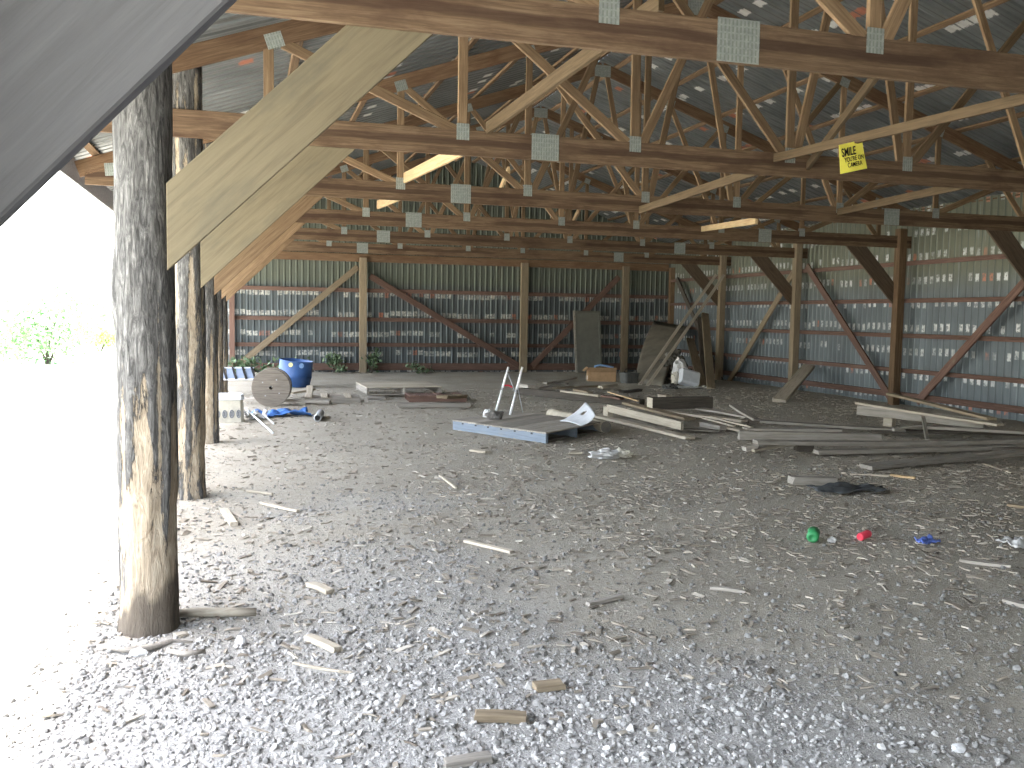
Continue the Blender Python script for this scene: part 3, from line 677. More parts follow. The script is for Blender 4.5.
def box_stuff():
    p = G(601, 381, 0); r = empty('cardboard_box', (p.x, p.y, 0), -.25); tag(r, 'open brown cardboard box in front of the grey door panel', 'box')
    Wm = WM[r.name]; w, d, h, t = .72, .42, .33, .012
    b_ = MB()
    for c, s in (((0, -d/2, h/2), (w, t, h)), ((0, d/2, h/2), (w, t, h)), ((-w/2, 0, h/2), (t, d-t, h)), ((w/2, 0, h/2), (t, d-t, h)), ((0, 0, t/2), (w-t, d-t, t))): b_.box(c, s, ch=.002)
    b_.build('carton', M['cardboard'], r, Wm)
    for c, s, rx, ry in (((0, -d/2-.07, h-.02), (w, .15, .008), -.9, 0), ((-w/2-.06, 0, h-.02), (.15, d, .008), 0, -.8)):
        b_ = MB(); b_.box((0, 0, 0), s, ch=.002)
        b_.build('flap', M['cardboard'], r, Wm @ Matrix.Translation(c) @ Matrix.Rotation(rx, 4, 'X') @ Matrix.Rotation(ry, 4, 'Y'))
    b_ = MB(); b_.box((-w/2-.008, -.05, .09), (.004, .12, .1), ch=.001); b_.build('paper_tag', M['whitecloth'], r, Wm)
    q = Wm @ Vector((.06, 0, h)); b_ = MB()
    b_.tube([q+Vector((-.26, 0, -.1)), q+Vector((-.24, 0, .06)), q+Vector((-.1, 0, .09)), q+Vector((.1, 0, .06)), q+Vector((.26, 0, .03)), q+Vector((.28, 0, -.1))], .028, 8)
    tag(b_.build('blue_hose', M['bluespot'], smooth=True), 'light blue loop of hose sticking out of the cardboard box', 'hose')
    p = G(629, 383, 0); r = empty('storage_bin', (p.x, p.y, 0), .2); tag(r, 'small dark grey bin on the floor right of the cardboard box', 'bin'); Wm = WM[r.name]
    prof = [(.18, 0), (.21, .24), (.225, .245), (.225, .27), (.2, .27), (.19, .2), (.16, .02)]; b_ = MB()
    b_.sweep([[Vector((a*sx, a*.8*sy, z)) for sx, sy in ((-1, -.8), (-.8, -1), (.8, -1), (1, -.8), (1, .8), (.8, 1), (-.8, 1), (-1, .8))] for a, z in prof]); b_.build('body', M['bin'], r, Wm)
    b_ = MB(); b_.tube([Wm @ Vector((-.2, -.05, .27)), Wm @ Vector((-.15, -.05, .36)), Wm @ Vector((.15, -.05, .37)), Wm @ Vector((.2, -.05, .27))], .012, 6); b_.build('handle', M['black'], r)
box_stuff()

# ------------------------------------------------------------------ lumps, cloths, rubble
def lump(name, c, d, m, lab=None, cat=None, rough=.35, seed=0, sub=3, rz=0, flat=True, parent=None, group=None, fs=1.6):
    bm = bmesh.new(); bmesh.ops.create_icosphere(bm, subdivisions=sub, radius=1)
    for v in bm.verts:
        q = v.co.copy(); k = 1 + rough*noise.noise(q*fs+Vector((seed, seed*2, 0))) + rough*.6*noise.noise(q*fs*2.4+Vector((seed, 0, 3)))
        v.co = Vector((q.x*d[0]/2*k, q.y*d[1]/2*k, q.z*d[2]/2*k))
        if flat and v.co.z < -d[2]*.3: v.co.z = -d[2]*.3
    me = bpy.data.meshes.new(name); bm.to_mesh(me); bm.free()
    mw = Matrix.Translation(Vector(c)+Vector((0, 0, d[2]*.29))) @ Matrix.Rotation(rz, 4, 'Z')
    o = link(name, me, m, parent, mw, smooth=not flat); return tag(o, lab, cat, group)
def cloth(name, c, d, m, lab, cat, seed=0, amp=.05, rz=0, n=22, lift=0.0, group=None):
    v = []; f = []
    for j in range(n+1):
        for i in range(n+1):
            u, w = i/n-.5, j/n-.5; q = Vector((u*3+seed, w*3, seed)); e = 1 + .25*noise.noise(Vector((u*4, w*4, seed+5)))
            z = amp*abs(noise.noise(q)) + amp*.6*abs(noise.noise(q*2.3)) + lift*max(0, u)**2*4
            v.append((u*d[0]*e, w*d[1]*e, .012+z))
    f = [(j*(n+1)+i, j*(n+1)+i+1, (j+1)*(n+1)+i+1, (j+1)*(n+1)+i) for j in range(n) for i in range(n)]
    o = link(name, mesh_of(name, v, f), m, mw=Matrix.Translation(c) @ Matrix.Rotation(rz, 4, 'Z'), smooth=True)
    md = o.modifiers.new('thickness', 'SOLIDIFY'); md.thickness = .006
    return tag(o, lab, cat, group)
def scatter_pieces(name, pts, sizes, kind, m, rot=None, flatk=.6, clean=None):
    """Many small stones or chips as one mesh."""
    n = len(pts)
    if kind == 'rock':
        bm = bmesh.new(); bmesh.ops.create_icosphere(bm, subdivisions=1, radius=1); bv = np.array([v.co[:] for v in bm.verts]); bf = np.array([[v.index for v in q.verts] for q in bm.faces]); bm.free()
        sc = NR.uniform(.6, 1.25, (n, 1, 3))*np.array([1, 1, flatk])
    else:
        bv = np.array([(x, y, z) for x in (-1, 0, 1) for y, z in ((-1, -1), (1, -1), (1, 1), (-1, 1))], float)
        bf = [(0, 1, 2, 3), (11, 10, 9, 8)]
        for i in (0, 4): bf += [(i+j, i+4+j, i+4+(j+1) % 4, i+(j+1) % 4) for j in range(4)]
        bf = np.array(bf); sc = np.ones((n, 1, 3))
    V = bv[None]*sc*(1 + NR.uniform(-.22, .22, (n, len(bv), 3)))*sizes[:, None, :]
    if kind == 'chip': V[:, 4:8, 2] += (NR.uniform(-.1, .12, (n, 1))*sizes[:, :1])
    a = NR.uniform(0, 2*pi, n) if rot is None else rot; tl = NR.normal(0, .22 if kind == 'chip' else .5, n); t2 = NR.normal(0, .12 if kind == 'chip' else .5, n)
    ct, st = np.cos(tl)[:, None], np.sin(tl)[:, None]; x, y, z = V[..., 0], V[..., 1], V[..., 2]
    y, z = y*ct-z*st, y*st+z*ct
    ct, st = np.cos(t2)[:, None], np.sin(t2)[:, None]; x, z = x*ct-z*st, x*st+z*ct
    ca, sa = np.cos(a)[:, None], np.sin(a)[:, None]; x, y = x*ca-y*sa, x*sa+y*ca
    V = np.stack([x, y, z], -1) + pts[:, None, :]
    k = len(bv); Fc = (bf[None]+(np.arange(n)*k)[:, None, None]).reshape(-1, bf.shape[1])
    me = bpy.data.meshes.new(name); me.from_pydata(V.reshape(-1, 3).tolist(), [], Fc.tolist()); me.update()
    rv = np.clip(NR.beta(2, 2.6, n), 0, 1)
    if clean is not None: rv = rv*(.3+.7*clean)
    attr_float(me, 'rnd', np.repeat(rv, k)); return me
def scatter_pts(n, x0, x1, y0, y1, dens):
    out = []
    while len(out) < n:
        x = random.uniform(x0, x1); y = y0 + (y1-y0)*random.random()
        if x > .85*y+3.0 and y < 16: continue
        if random.random() < dens(x, y): out.append((x, y, fh(x, y)))
    return np.array(out)
# gravel: coarse in front, finer behind
P = scatter_pts(13000, -.95, 6.5, 2.2, 9.0, lambda x, y: .06+.14*(y < 4.5)+gravel_d(x, y)**1.4)
sz = np.minimum(np.exp(NR.normal(math.log(.0105), .42, len(P))), .021)[:, None]*np.ones((1, 3)); P[:, 2] += sz[:, 0]*.2
tag(link('coarse_gravel', scatter_pieces('coarse_gravel', P, sz, 'rock', None, clean=np.array([gravel_d(q[0], q[1]) for q in P])), M['rock']), 'loose grey crushed stone spread over the front of the barn floor', 'gravel', kind='stuff')
P = scatter_pts(26000, -.95, 7.5, 2.2, 12.0, lambda x, y: .14+.4*(y < 4.6)+.6*gravel_d(x, y))
sz = np.exp(NR.normal(math.log(.0055), .35, len(P)))[:, None]*np.ones((1, 3)); P[:, 2] += sz[:, 0]*.25
tag(link('fine_gravel', scatter_pieces('fine_gravel', P, sz, 'rock', None, clean=np.array([gravel_d(q[0], q[1]) for q in P])), M['rock']), 'small grey stone chips between the larger gravel and the dirt', 'gravel', kind='stuff')
def chipd(x, y):
    n = .5+.5*noise.noise(Vector((x*.7, y*.9, 22))); b = math.exp(-((y-7.2)/2.6)**2)*(.35+.65*sm(.2, 3.5, x)) + .25*math.exp(-((y-5)/1.5)**2)
    return min(1, .05 + n*1.2*b + .12*(y > 10))
P = scatter_pts(11000, -.8, 12.3, 3.2, 20.0, chipd); n = len(P)
L = np.minimum(np.exp(NR.normal(math.log(.021), .5, n)), .055); sz = np.stack([L, L*NR.uniform(.1, .3, n)+.002, NR.uniform(.002, .005, n)], -1); P[:, 2] += .006
tag(link('wood_chips', scatter_pieces('wood_chips', P, sz, 'chip', None, rot=NR.normal(.1, 1.3, n)), M['chip']), 'splinters and bark chips littering the dirt floor', 'wood chips', kind='stuff')
# rubble heap in the corner
P = []
for i in range(420):
    a = random.gauss(0, .38); bq = random.gauss(0, .3); hgt = max(0, .85*math.exp(-(a*a)/.2-(bq*bq)/.18)); P.append((a, bq, random.uniform(.2, 1)*hgt))
P = np.array(P); c0 = G(680, 385, 0); P = P+np.array([c0.x+.25, c0.y+.9, .02]); sz = NR.uniform(.03, .1, (len(P), 1))*np.ones((1, 3))
tag(link('rubble_heap', scatter_pieces('rubble_heap', P, sz, 'rock', None, flatk=.8), M['rubble']), 'heap of dark rubble in the back corner behind the white bags', 'rubble', kind='stuff')

# white bags in the corner
p = G(686, 388, 0)
o = MB(); o.box((0, 0, .0), (.46, .3, .36), ch=.05); o.build('foam_box', M['white'], mw=Matrix.Translation(p+Vector((.05, 0, .24))) @ Matrix.Rotation(.25, 4, 'Y') @ Matrix.Rotation(-.3, 4, 'X'))
tag(bpy.data.objects['foam_box'], 'white boxy foam container tipped over among the white bags in the corner', 'box')
lump('plastic_bag', p+Vector((-.08, .22, .3)), (.34, .3, .5), M['whitecloth'], 'crumpled white bag standing behind the tipped foam container', 'bag', .5, 3, 3)
lump('plastic_bag', p+Vector((-.22, .1, .1)), (.22, .2, .36), M['cream'], 'small cream bag at the left of the tipped foam container', 'bag', .5, 8, 3)
cloth('white_rag', p+Vector((.12, -.12, .0)), (.75, .3, 0), M['whitecloth'], 'flat white rag on the floor below the foam container', 'rag', 2, .06)
lump('plastic_bag', G(670, 389), (.34, .24, .17), M['bin'], 'dull grey bag lying left of the white bags', 'bag', .5, 14, 3)

# ------------------------------------------------------------------ blue pallet with frame, tube, sheet
def blue_pallet():
    c = [Vector((2.87, 12.91)), Vector((3.73, 11.25)), Vector((4.93, 12.0)), Vector((4.07, 13.66))]
    c = [G(453, 430).xy, G(546, 444).xy, G(603, 432).xy]; c.append(c[0]+c[2]-c[1]); h = .15
    ex = (c[1]-c[0]); ey = (c[3]-c[0]); L, Wd = ex.length, ey.length; ex = ex/L; ey = ey/Wd
    r = empty('blue_pallet', (*c[0], 0)); tag(r, 'large wooden pallet with blue painted sides lying in the middle of the floor', 'pallet')
    P3 = lambda a, b_, z: Vector((*(c[0]+ex*a+ey*b_), z))
    for i in range(3):
        b_ = [.022, Wd/2, Wd-.022][i]; beam('stringer', P3(0, b_, .068), P3(L, b_, .068), (0, 0, 1), .125, .044, M['bluepaint'], r)
    n = 11; w = L/n
    for i in range(n):
        a = (i+.5)*w; beam('deck_board', P3(a, -.012, h-.01), P3(a, Wd+.012, h-.01), (*ex, 0), w-.012, .02, M['grey'], r, bow=.003)
    for a in (L*.1, L*.5, L*.9): beam('bottom_board', P3(a, 0, .004), P3(a, Wd, .004), (*ex, 0), .12, .016, M['grey'], r)
    for i in range(6):
        p = P3((.2, .46, .7, .95, 1.2, 1.5)[i]*L/1.75, -.003, .112); mw, _ = frame(p-Vector((*ex, 0))*.015, p+Vector((*ex, 0))*.015, (0, 0, 1))
        b_ = MB(); b_.box((0, 0, 0), (.03, .02, .008), ch=.002); b_.build('nail_hole', M['black'], r, mw)
    return h
hp = blue_pallet()
def tubes():
    a0, a1 = G(496, 411, .155), G(510, 415, .155); Yb = a0.y+.05
    t0, t1 = PY(508.5, 367, Yb), PY(522.5, 367, a1.y+.05); r = empty('metal_frame', a0); tag(r, 'white aluminium tube frame standing on the blue pallet', 'frame')
    for a, t in ((a0, t0), (a1, t1)):
        d = t-a; mb = MB(); mb.tube([a, a+d*.47], .019, 10); mb.build('tube', M['alu'], r, smooth=True)
        mb = MB(); mb.tube([a+d*.53, t], .019, 10); mb.build('tube', M['alu'], r, smooth=True)
        mb = MB(); mb.tube([a+d*.46, a+d*.54], .015, 8); mb.build('joint', M['steel'], r, smooth=True)
    mb = MB(); mb.tube([a0+(t0-a0)*.9, a1+(t1-a1)*.45], .008, 6); mb.build('strut', M['steel'], r)
    q = a0+(t0-a0)*.58+Vector((.06, 0, 0)); mb = MB(); mb.tube([q+Vector((-.06, 0, 0)), q+Vector((.03, 0, .0)), q+Vector((.09, .0, -.03))], .014, 6); tag(mb.build('clip', M['redc'], r), 'red clip')
    A = a1+(t1-a1)*.6; mb = MB(); mb.tube([A, A+Vector((.2, .35, -.45))], .008, 6); mb.build('strut', M['steel'], r)
tubes()
p = G(495, 419, .15); lump('stone_block', p, (.26, .22, .17), M['stone_dark'], 'dark chunk of stone sitting on the blue pallet below the tubes', 'stone', .35, 4, 3)
lump('foam_scrap', G(487, 417, .15), (.12, .1, .16), M['whitecloth'], 'small grey-white scrap beside the dark stone on the blue pallet', 'scrap', .4, 9, 3)
def log_roll():
    a, b_ = G(551, 414, .085), G(606, 427, .085); r = empty('pale_log', (a.x, a.y, 0)); tag(r, 'pale round log with a grey sawn end, half behind the blue pallet', 'log')
    d = b_-a; mb = MB(); n = 9; mb.tube([a+d*i/n+Vector((0, 0, .004*sin(i*2))) for i in range(n+1)], .085, 18); mb.build('trunk', M['tube'], r, smooth=False)
    for o in bpy.data.objects['trunk'].data.polygons: o.use_smooth = len(o.vertices) == 4
    e = d.normalized()
    for q, s in ((b_, 1), (a, -1)): mb = MB(); mb.tube([q, q+e*.006*s], .083, 18); mb.build('sawn_end', M['endgrain'], r)
log_roll()
def white_sheet():
    # curled sheet resting on the far corner of the pallet
    v = []; n = 14; c = [G(560, 421, .165), G(581, 426, .165)]; t = [PY(585.5, 402, c[0].y+.25), PY(595.5, 415, c[1].y+.12)]
    for j in range(n+1):
        w = j/n
        for i in range(n+1):
            u = i/n; lo = c[0]*(1-u)+c[1]*u; hi = t[0]*(1-u)+t[1]*u; p = lo*(1-w)+hi*w
            v.append(p+Vector((.015*sin(pi*w), 0, -.025*sin(pi*w)+.02*sin(pi*u))))
    hole = {(8, 5), (9, 5), (8, 6), (9, 6), (10, 6)}
    f = [(j*(n+1)+i, j*(n+1)+i+1, (j+1)*(n+1)+i+1, (j+1)*(n+1)+i) for j in range(n) for i in range(n) if (j, i) not in hole]
    o = link('curled_sheet', mesh_of('curled_sheet', v, f), M['white'], smooth=True); md = o.modifiers.new('thickness', 'SOLIDIFY'); md.thickness = .004
    tag(o, 'curled white sheet with a hand slot leaning over the pale log', 'sheet')
white_sheet()
lump('paper_scrap', G(603, 458), (.36, .22, .13), M['whitecloth'], 'larger crumpled white paper on the dirt in front of the blue pallet', 'paper', .6, 21, 3)
lump('paper_scrap', G(624, 457), (.2, .16, .13), M['cream'], 'smaller crumpled cream paper right of the larger white one', 'paper', .6, 27, 3)
B('wood_chip_piece', 'flat pale wood piece on the dirt before the blue pallet, left', 'wood piece', None, (474, 450, .02), (488, 452, .02), .12, .025, 'pale', jag=.03)
B('wood_chip_piece', 'thin pale wood piece on the dirt before the front corner of the blue pallet', 'wood piece', None, (569, 453, .02), (582, 453, .02), .06, .02, 'pale')

# ------------------------------------------------------------------ left junk group
def spool():
    p = G(271, 407); r = empty('cable_spool', (p.x, p.y, 0)); tag(r, 'round wooden cable spool with a centre hole, in front of the blue barrel', 'spool')
    R = .335; ax = Vector((.12, 1, 0)).normalized(); c = Vector((p.x, p.y+.03, R)); z = ax; x = Vector((0, 0, 1)); y = z.cross(x)
    Rm = Matrix(((x.x, y.x, z.x, c.x), (x.y, y.y, z.y, c.y), (x.z, y.z, z.z, c.z), (0, 0, 0, 1)))
    for z0 in (0, .36):
        mb = MB(); mb.lathe([(.03, z0), (R-.006, z0), (R, z0+.006), (R, z0+.04), (R-.006, z0+.046), (.03, z0+.046), (.03, z0)], 40, Rm); mb.build('flange', M['grey_disc'], r)
    mb = MB(); mb.lathe([(.15, .04), (.15, .37)], 24, Rm); mb.build('core', M['grey'], r)
    for k in range(4):
        q = Rm @ Vector((.17*cos(k*pi/2+.6), .17*sin(k*pi/2+.6), -.004)); mb = MB(); mb.tube([q, q+ax*.02], .012, 8); mb.build('bolt', M['steel'], r)
def disc_mat():
    t = NT('spool_planks'); p = t.obj(); x, y, z = t.sep(p)
    seam = t.math('GREATER_THAN', t.math('ABSOLUTE', t.math('SUBTRACT', t.math('FRACT', t.math('MULTIPLY', z, 8.5)), .5)), .47)
    n = t.noise(t.vmath('MULTIPLY', p, (3, 3, 40)), 2, 5, .6)
    c = t.ramp(n, [(.3, (.16, .14, .12)), (.7, (.27, .24, .205))]); return t.done(t.mix(t.math('MULTIPLY', seam, .6), c, (.08, .07, .06)), .85, 0, .2)
M['grey_disc'] = disc_mat(); spool()
def barrel():
    p = G(294, 388); r = empty('plastic_barrel', (p.x, p.y, 0)); tag(r, 'blue plastic half barrel standing behind the wooden spool', 'barrel')
    Rm = Matrix.Translation((p.x+.02, p.y+.35, .02)) @ Matrix.Rotation(.09, 4, 'Y') @ Matrix.Rotation(.05, 4, 'X')
    pr = [(0, .03), (.28, .03), (.3, 0), (.325, .015), (.345, .06), (.362, .2), (.372, .215), (.372, .25), (.364, .265), (.366, .56), (.372, .575), (.36, .585), (.352, .575), (.35, .3), (.32, .08), (0, .06)]
    mb = MB(); mb.lathe(pr, 40, Rm); mb.build('drum', M['bluedrum'], r, smooth=True)
    for a, z, m, rr in ((-1.95, .5, 'yellowspot', .05), (-1.3, .5, 'bluespot', .055)):
        q = Rm @ Vector((.366*cos(a), .366*sin(a), z)); d = Vector((cos(a), sin(a), 0)); mb = MB(); mb.tube([q-d*.01, q+d*.004], rr, 16); mb.build('sticker', M[m], r)
barrel()
def tub():
    p = G(227, 423); r = empty('plastic_tub', (p.x, p.y+.2, 0), .1); tag(r, 'cream plastic tub with dark oval slots, beside the third log post', 'tub'); Wm = WM[r.name]
    def rr(a, b_, z, k=.05): return [Vector((x, y, z)) for x, y in ((-a+k, -b_), (a-k, -b_), (a, -b_+k), (a, b_-k), (a-k, b_), (-a+k, b_), (-a, b_-k), (-a, -b_+k))]
    mb = MB(); mb.sweep([rr(.235, .18, 0), rr(.225, .17, .3), rr(.21, .16, .34), rr(.2, .15, .3), rr(.2, .15, .05)]); mb.build('body', M['cream'], r, Wm)
    mb = MB(); mb.sweep([rr(.225, .175, .335), rr(.235, .185, .345), rr(.235, .185, .41), rr(.225, .175, .42), rr(.2, .15, .42), rr(.19, .14, .37)]); mb.build('rim', M['white'], r, Wm)
    for i, x in enumerate((-.15, -.05, .05, .15)):
        mb = MB(); pts = [Vector((x+.028*cos(a), -.181, .13+.055*sin(a))) for a in [2*pi*j/18 for j in range(19)]]; mb.tube(pts, .009, 6); mb.build('oval_slot', M['slot'], r, Wm)
        mb = MB(); mb.box((x, -.178, .13), (.026, .008, .07)); mb.build('slot_bar', M['slot'], r, Wm)
tub()
def chair():
    p = G(236, 402); r = empty('folded_chair', (p.x, p.y+1.2, 0), .05); tag(r, 'pale blue slatted folding seat with black straps, propped up behind the cream tub', 'chair'); Wm = WM[r.name]
    pa = Wm @ Matrix.Translation((-.02, 0, .36)) @ Matrix.Rotation(-.5, 4, 'X')
    for x in (-.27, -.09, .09, .27):
        mb = MB(); mb.box((x, 0, .1), (.15, .015, .24)); mb.build('slat', M['bluewhite'], r, pa)
    for x in (-.2, -.02, .17, .34):
        mb = MB(); mb.box((0, 0, 0), (.04, .03, .27)); mb.build('strap', M['black'], r, pa @ Matrix.Translation((x, -.015, .1)) @ Matrix.Rotation(-.25, 4, 'Y'))
    mb = MB(); mb.box((0, 0, -.03), (.72, .03, .03)); mb.box((0, 0, .22), (.72, .03, .025)); mb.build('rail', M['white'], r, pa)
    for x in (-.33, .33): mb = MB(); mb.tube([(x, 0, 0), (x, .02, .34)], .014, 8); mb.build('leg', M['alu'], r, Wm)
    for x in (-.33, .33): mb = MB(); mb.tube([(x, .34, 0), (x, .1, .42)], .014, 8); mb.build('leg', M['alu'], r, Wm)
chair()
cloth('blue_tarp', G(281, 416), (.85, .5, 0), M['bluetarp'], 'crumpled blue tarp on the floor in front of the spool', 'tarp', 4.2, .12, .05, lift=.0)
cloth('white_rag', G(256, 419), (.34, .3, 0), M['whitecloth'], 'white rag heaped beside the cream tub, left of the blue tarp', 'rag', 7.2, .16)
def rod(name, a, b_, rad, m, lab, cat, hollow=False):
    A, Bq = G(*a), G(*b_); mb = MB(); mb.tube([A, (A+Bq)/2, Bq], rad, 10)
    return tag(mb.build(name, M[m], smooth=True), lab, cat)
rod('white_stick', (245, 408, .16), (273, 433, .012), .013, 'white', 'longer white stick lying by the cream tub, pointing at the camera', 'stick')
rod('white_stick', (264, 415, .1), (274, 424, .012), .011, 'white', 'shorter white stick poking out in front of the blue tarp', 'stick')
def pipe():
    a, b_ = G(317.5, 418, .06), G(322, 411, .06); mb = MB(); d = (b_-a).normalized(); L = .75; b_ = a+d*L
    x = Vector((0, 0, 1)); y = d.cross(x); Rm = Matrix(((x.x, y.x, d.x, a.x), (x.y, y.y, d.y, a.y), (x.z, y.z, d.z, a.z), (0, 0, 0, 1)))
    mb.lathe([(.043, 0), (.058, 0), (.058, L), (.043, L), (.043, 0)], 20, Rm); tag(mb.build('grey_pipe', M['steel'], smooth=True), 'short grey pipe on the floor right of the blue tarp', 'pipe')
pipe()
B('plank', 'grey plank lying behind the cream tub and the spool', 'plank', None, (238, 399, .09), (330, 402, .06), .14, .05, 'grey')
B('plank', 'pale broken plank behind the spool under the blue barrel', 'plank', None, (288, 393, .12), (311, 389, .12), .2, .04, 'pale', jag=.05)
B('board_offcut', 'upright pale board end at the right of the blue barrel', 'board', None, (309, 396, .05), (310, 387, .2), .12, .08, 'pale')
def pallet(name, c, rz, L, Wd, lab, h=.13, n=7, z=0.0, skip=(), m='grey', tilt=0.0, group=None):
    r = empty(name, (c.x, c.y, z), rz); tag(r, lab, 'pallet', group); Wm = WM[r.name] @ Matrix.Rotation(tilt, 4, 'Y')
    for y in (-Wd/2+.02, 0, Wd/2-.02):
        mb = MB(); mb.box((0, 0, 0), (L, .04, h-.04)); mb.build('stringer', M[m], r, Wm @ Matrix.Translation((0, y, h/2-.005)))
    for i in range(n):
        if i in skip: continue
        x = -L/2+(i+.5)*L/n; mb = MB(); mb.box((0, 0, 0), (Wd+.02, L/n-.025, .02)); mb.build('deck_board', M['pale' if m == 'grey' else m], r, Wm @ Matrix.Translation((x, 0, h-.012)) @ Matrix.Rotation(pi/2, 4, 'Z'))
    for x in (-L/2+.07, L/2-.07):
        mb = MB(); mb.box((0, 0, 0), (Wd, .1, .018)); mb.build('bottom_board', M[m], r, Wm @ Matrix.Translation((x, 0, .006)) @ Matrix.Rotation(pi/2, 4, 'Z'))
gp = 'old pallets left of centre'
pallet('wooden_pallet', G(334, 404)+Vector((0, .42, 0)), -.06, 1.0, .8, 'broken wooden pallet with missing slats, lying right of the grey pipe', skip=(1, 3, 4, 6), group=gp)
pallet('wooden_pallet', G(404, 398)+Vector((0, .8, 0)), pi/2+.03, 1.45, 1.5, 'whole grey pallet, raised topmost in the heap right of the broken pallet', z=.06, h=.16, n=8, group=gp)
pallet('wooden_pallet', G(440, 403)+Vector((0, .45, 0)), -.05, 1.1, .75, 'red-brown pallet at the right end of the heap, lowest', n=6, m='red', skip=(4,), group=gp)
B('plank', 'grey plank on the floor along the front of the pallet heap', 'plank', None, (398, 405, .05), (470, 405, .05), .16, .08, 'grey', jag=.05)
B('board_offcut', 'broken brown board end on top of the red-brown pallet', 'board', None, (442, 397, .2), (462, 396, .17), .25, .06, 'tan', jag=.06)
B('plank', 'small board propping the left side of the raised grey pallet', 'plank', None, (368, 398, .03), (385, 398, .03), .3, .05, 'grey', jag=.02)

# ------------------------------------------------------------------ small litter on the dirt
cloth('black_rag', G(846, 491), (.68, .34, 0), M['blackcloth'], 'black plastic rag crumpled on the dirt before the right lumber pile', 'rag', 3.3, .06, -.25)
B('wood_chunk', 'pale broken wood chunk beside the black rag', 'wood piece', None, (792, 480, .05), (834, 481, .04), .12, .08, 'grey', jag=.03)
def can(p, rz, m, lab, L=.115, r=.031, name='drink_can'):
    ro = empty(name, (p.x, p.y, fh(p.x, p.y))); tag(ro, lab, 'can'); ax = Vector((cos(rz), sin(rz), .15)).normalized(); x = ax.orthogonal().normalized(); y = ax.cross(x); c = Vector((p.x, p.y, r+.005))
    Rm = Matrix(((x.x, y.x, ax.x, c.x), (x.y, y.y, ax.y, c.y), (x.z, y.z, ax.z, c.z), (0, 0, 0, 1)))
    mb = MB(); mb.lathe([(.0, -L/2+.006), (.022, -L/2+.003), (.026, -L/2), (r, -L/2+.014), (r*.93, -.005), (r, L/2-.014), (.026, L/2)], 20, Rm); mb.build('body', m, ro, smooth=True)
    mb = MB(); mb.lathe([(.0, L/2-.003), (.023, L/2-.003), (.026, L/2+.001), (.0265, L/2)], 20, Rm); mb.build('lid', M['alu'], ro)
can(G(813, 541), .9, M['green'], 'green crushed can on the dirt in front of the black rag', .14, .045)
can(G(864, 540), .3, M['redc'], 'red drink can with a silver end on the dirt, right of the green can')
lump('paper_scrap', G(832, 542), (.07, .06, .05), M['whitecloth'], 'small white crumpled scrap right of the green can', 'paper', .5, 5, 2)
cloth('snack_wrapper', G(927, 544), (.16, .09, 0), M['bluec'], 'blue wrapper on the dirt, right of the red can', 'wrapper', 2.2, .05, .1, n=10)
cloth('white_sack', G(1020, 546), (.24, .22, 0), M['whitecloth'], 'flat white sack on the dirt at the right edge of the photo', 'sack', 6.1, .06, n=12)
gs = 'loose sticks on the gravel'
def stick(a, b_, w, t, m, lab, **k): B('stick', lab, 'stick', gs, (*a, t*.6), (*b_, t*.6), w, t, m, jag=.006, bow=.004, seg=6, **k)
A, Bq = G(176, 613, .03), G(256, 612, .03); mb = MB(); mb.tube([A, A.lerp(Bq, .3)+Vector((0, .006, 0)), A.lerp(Bq, .7)+Vector((0, -.005, .002)), Bq], .025, 12, rs=[.022, .026, .025, .022])
tag(mb.build('branch', M['pale'], smooth=True), 'round grey branch on the gravel right of the foreground log post', 'branch')
def root(px, lab, rad=.013):
    pts = [G(x, y, .018+.012*sin(i*1.3)) for i, (x, y) in enumerate(px)]; mb = MB(); mb.tube(pts, rad, 8, rs=[rad*(.6+.5*sin(pi*(i+.6)/len(pts))) for i in range(len(pts))])
    tag(mb.build('bark_strip', M['grey'], smooth=True), lab, 'bark strip')
root([(98, 646), (125, 650), (150, 648), (172, 641), (192, 643)], 'curved bark strip around the foot of the foreground log post')
root([(168, 651), (185, 654), (205, 651)], 'short curled bark strip in front of the foreground log post')
stick((308, 637), (338, 650), .05, .03, 'pale', 'pale split stick on the gravel right of the foreground log')
stick((293, 663), (352, 673), .015, .012, 'pale', 'long thin pale twig on the gravel below the pale split stick')
stick((466, 541), (512, 552), .05, .02, 'pale', 'pale flat stick on the gravel in the middle of the photo')
stick((440, 476), (456, 488), .025, .018, 'pale', 'thin curved pale stick on bare dirt in front of the blue pallet')
stick((247, 491), (272, 494), .025, .02, 'pale', 'pale stick right of the second log post')
stick((262, 503), (298, 511), .035, .02, 'pale', 'longer pale stick just below the one right of the second log post')
stick((224, 510), (234, 524), .06, .03, 'pale', 'pale chunk of bark right of the foot of the second log post')
stick((310, 584), (330, 592), .06, .025, 'pale', 'flat pale splinter on the gravel above the round branch')
stick((588, 604), (622, 596), .04, .02, 'grey', 'grey-brown stick on the dirt in the centre foreground')
stick((535, 687), (562, 684), .07, .03, 'tan', 'tan chip of wood among the foreground gravel, upper one')
stick((475, 716), (526, 718), .06, .035, 'tan', 'brown wet stick half buried in the foreground gravel')
stick((445, 764), (490, 757), .05, .03, 'grey', 'grey stick at the bottom edge of the photo')
stick((889, 476), (850, 474), .03, .02, 'pale', 'pale stick on the dirt left of the straight bright one')
stick((891, 475), (915, 478), .045, .025, 'bright', 'straight bright stick on the dirt in front of the right lumber pile')
stick((985, 464), (1012, 473), .035, .02, 'pale', 'pale stick on the dirt at the right, near the nearest plank')
stick((1008, 505), (1030, 508), .05, .025, 'tan', 'tan stick cut by the right edge of the photo')
stick((960, 560), (1010, 566), .06, .02, 'grey', 'flat grey stick on the dirt below the white sack')
stick((710, 588), (745, 592), .03, .02, 'grey', 'grey twig on the dirt right of the grey-brown stick')
stick((1005, 600), (1030, 606), .07, .025, 'grey', 'grey slab of bark at the right edge, below the flat grey stick')
